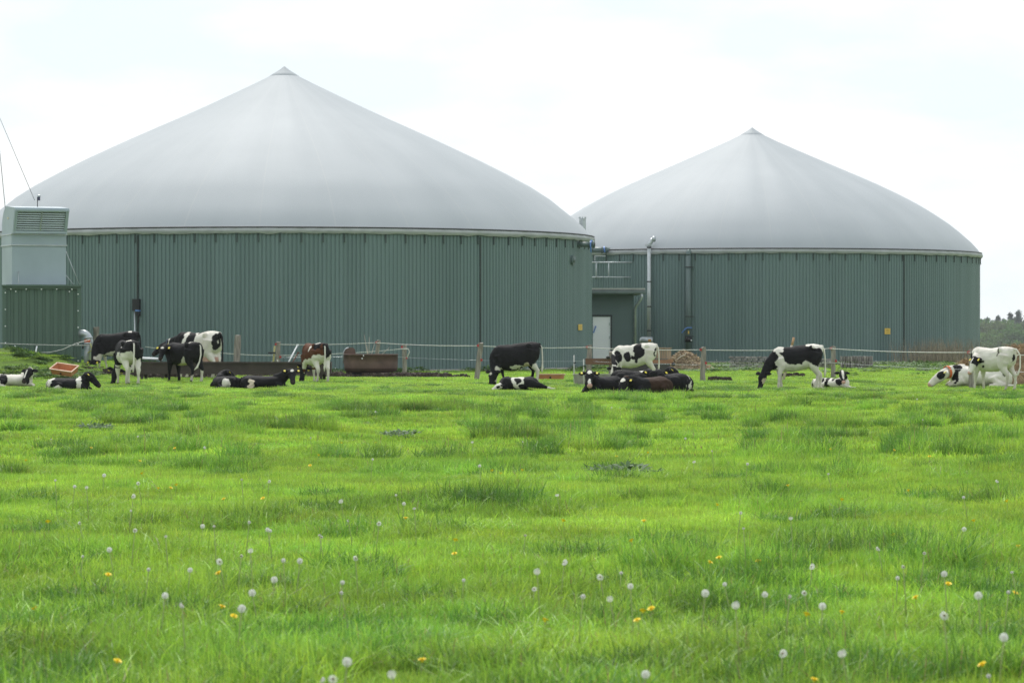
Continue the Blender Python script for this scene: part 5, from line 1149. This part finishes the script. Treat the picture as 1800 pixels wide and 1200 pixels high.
YEL = [(390, 1066), (411, 1083), (742, 1160), (1145, 1070), (1130, 1074), (1120, 1092), (958, 1090), (1610, 1050), (1418, 1080), (1480, 1076), (1785, 1042), (1667, 1026), (384, 1007), (278, 858), (249, 832), (300, 860), (310, 857), (246, 810), (225, 811), (126, 756), (160, 787), (307, 789), (393, 877), (84, 917), (713, 910), (800, 950), (799, 973), (990, 915), (1132, 916), (1248, 988), (1333, 986), (1264, 980), (1570, 940), (1712, 915), (1261, 887), (1385, 853), (1572, 791), (1367, 749), (1448, 776), (1460, 789), (1634, 800), (1597, 862), (865, 827), (880, 832), (918, 824), (660, 778), (676, 706), (545, 818), (560, 800), (462, 876), (1790, 960), (1770, 880), (1480, 878), (1139, 795), (1084, 802), (206, 1162), (1727, 1168), (1432, 1195), (60, 1070), (190, 1010), (1110, 950), (45, 810), (600, 778)]
for k, (px, py) in enumerate(WHITE):
    dandelion(px, py, False, k, 1.0 if py > 790 else .9)
for k, (px, py) in enumerate(YEL): dandelion(px, py, True, k)
rg = np.random.default_rng(17)
for k in range(60):       # flecks by the tank foot, among the weeds
    d = rg.uniform(97, 122); px = rg.choice([rg.uniform(860, 1010), rg.uniform(1185, 1420), rg.uniform(1440, 1610), rg.uniform(1560, 1610), rg.uniform(560, 720)])
    x = gx(px, d)
    if (x - TL[0]) ** 2 + (d - TL[1]) ** 2 < (TL[2] + .3) ** 2 or (x - TR[0]) ** 2 + (d - TR[1]) ** 2 < (TR[2] + .3) ** 2: continue
    o = dandelion(px, 0, False, k, 1.15, d)
# ---------------------------------------------------------------- trees on the far side
M_leaf = attr_mat('tree_leaf', rough=.8, transl=.25, var=.25, vscale=.15)
def tree(px, ty, d, kind, seed):
    rg = np.random.default_rng(seed); x = gx(px, d); zb = gz0(x, d); h = gz(ty, d) - zb
    if kind == 'spruce': lab, nm = 'dark spruce tree at the far edge of the fields', 'spruce_tree'
    else: lab, nm = 'round-crowned leafy tree at the far edge of the fields', 'leafy_tree'
    o = thing(nm, lab, 'tree', (x, d, zb), 0, 'far spruce trees' if kind == 'spruce' else 'far leafy trees')
    V = []; F = []; C = []
    def leaf(p, r, c):
        a = rg.normal(0, 1, 3); a /= np.linalg.norm(a); u = np.cross(a, rg.normal(0, 1, 3)); u /= np.linalg.norm(u); w = np.cross(a, u); b = len(V)
        V.extend([p + u * r, p + w * r * .7, p - u * r, p - w * r * .7]); F.append((b, b + 1, b + 2, b + 3)); C.extend([c * rg.uniform(.7, 1.3)] * 4)
    if kind == 'spruce':
        tiers = 24
        for t in range(tiers):
            f = t / tiers; z = h * (.08 + .9 * f); br = h * .27 * (1 - f) ** .9 + .02 * h; nb = int(10 - 4 * f)
            for k in range(nb):
                a = 2 * math.pi * k / nb + rg.uniform(-.4, .4) + t; L = br * rg.uniform(.6, 1.15)
                for j in range(12):
                    q = rg.random() ** .7; leaf(np.array([math.cos(a) * L * q, math.sin(a) * L * q, z - .30 * L * q]) + rg.normal(0, .016 * h, 3), .17 * (1.3 - .5 * q) * h / 9, np.array((.030, .066, .046)))
        for j in range(25): leaf(np.array([rg.normal(0, .06), rg.normal(0, .06), h * rg.uniform(.9, 1.0)]), .14, np.array((.03, .06, .04)))
        tt = MB().tube([(0, 0, 0), (0, 0, h * .95)], [h * .022, .03], 6)
    else:
        tt = MB().tube([(0, 0, 0), (0, 0, h * .45)], [h * .03, h * .02], 7); cl = []
        for k in range(26):
            a = rg.uniform(0, 6.28); r = h * .40 * math.sqrt(rg.random()); z = h * rg.uniform(.12, .90)
            cl.append((np.array([r * math.cos(a), r * math.sin(a), z]), h * rg.uniform(.10, .19)))
            if k < 7: tt.tube([(0, 0, h * .3), tuple(cl[-1][0])], [h * .014, h * .005], 5)
        cb_ = np.array([(.065, .155, .032), (.055, .14, .036), (.09, .165, .036), (.085, .125, .045)][rg.integers(4)])
        for c, r in cl:
            cc_ = cb_ * rg.uniform(.75, 1.3)
            for j in range(120):
                dr = rg.normal(0, 1, 3); dr /= np.linalg.norm(dr); leaf(c + dr * r * rg.uniform(.55, 1.1) * np.array([1, 1, .8]), .24 * h / 8, cc_)
    tt.build('trunk', M_bark, o); link('crown', col_mesh('crown', V, F, C, M_leaf), o)
TREES = [(1790, 543, 1376, 'spruce'), (1776, 547, 1397, 'spruce'), (1754, 553, 1408, 'spruce'), (1736, 555, 1419, 'spruce'), (1804, 551, 1386, 'spruce'), (1822, 546, 1397, 'spruce'), (1764, 558, 1419, 'spruce'), (1700, 558, 1419, 'spruce'), (1850, 554, 1397, 'spruce'),
         (1722, 558, 1376, 'leafy'), (1734, 562, 1311, 'leafy'), (1746, 561, 1354, 'leafy'), (1757, 563, 1290, 'leafy'), (1769, 566, 1322, 'leafy'), (1783, 569, 1268, 'leafy'), (1801, 573, 1204, 'leafy'), (1711, 561, 1354, 'leafy'), (1818, 567, 1290, 'leafy'), (1838, 557, 1354, 'leafy'), (1728, 577, 1247, 'leafy'), (1748, 580, 1225, 'leafy'), (1771, 583, 1214, 'leafy'), (1812, 555, 1419, 'leafy')]
TREES += [(1868 + 17 * k, 548 + (k * 37) % 19, 1290 + (k * 53) % 120, 'spruce' if k % 3 == 0 else 'leafy') for k in range(14)]   # the wood goes on past the frame
for k, (px, ty, d, kd) in enumerate(TREES):
    tree(px, ty, d, kd, 900 + k)
# ---------------------------------------------------------------- haze
hz_m = bpy.data.materials.new('haze'); hz_m.use_nodes = True; t = hz_m.node_tree; t.nodes.clear()
mo = N(t, 'ShaderNodeOutputMaterial'); pv = N(t, 'ShaderNodeVolumePrincipled'); pv.inputs['Color'].default_value = (.93, .96, 1.0, 1); pv.inputs['Density'].default_value = HAZE; pv.inputs['Anisotropy'].default_value = .2
t.links.new(pv.outputs[0], mo.inputs['Volume'])
hb = MB().box((0, 960, -2.0), (3600, 2200, 34.0)).build('haze', hz_m); tag(hb, kind='stuff')
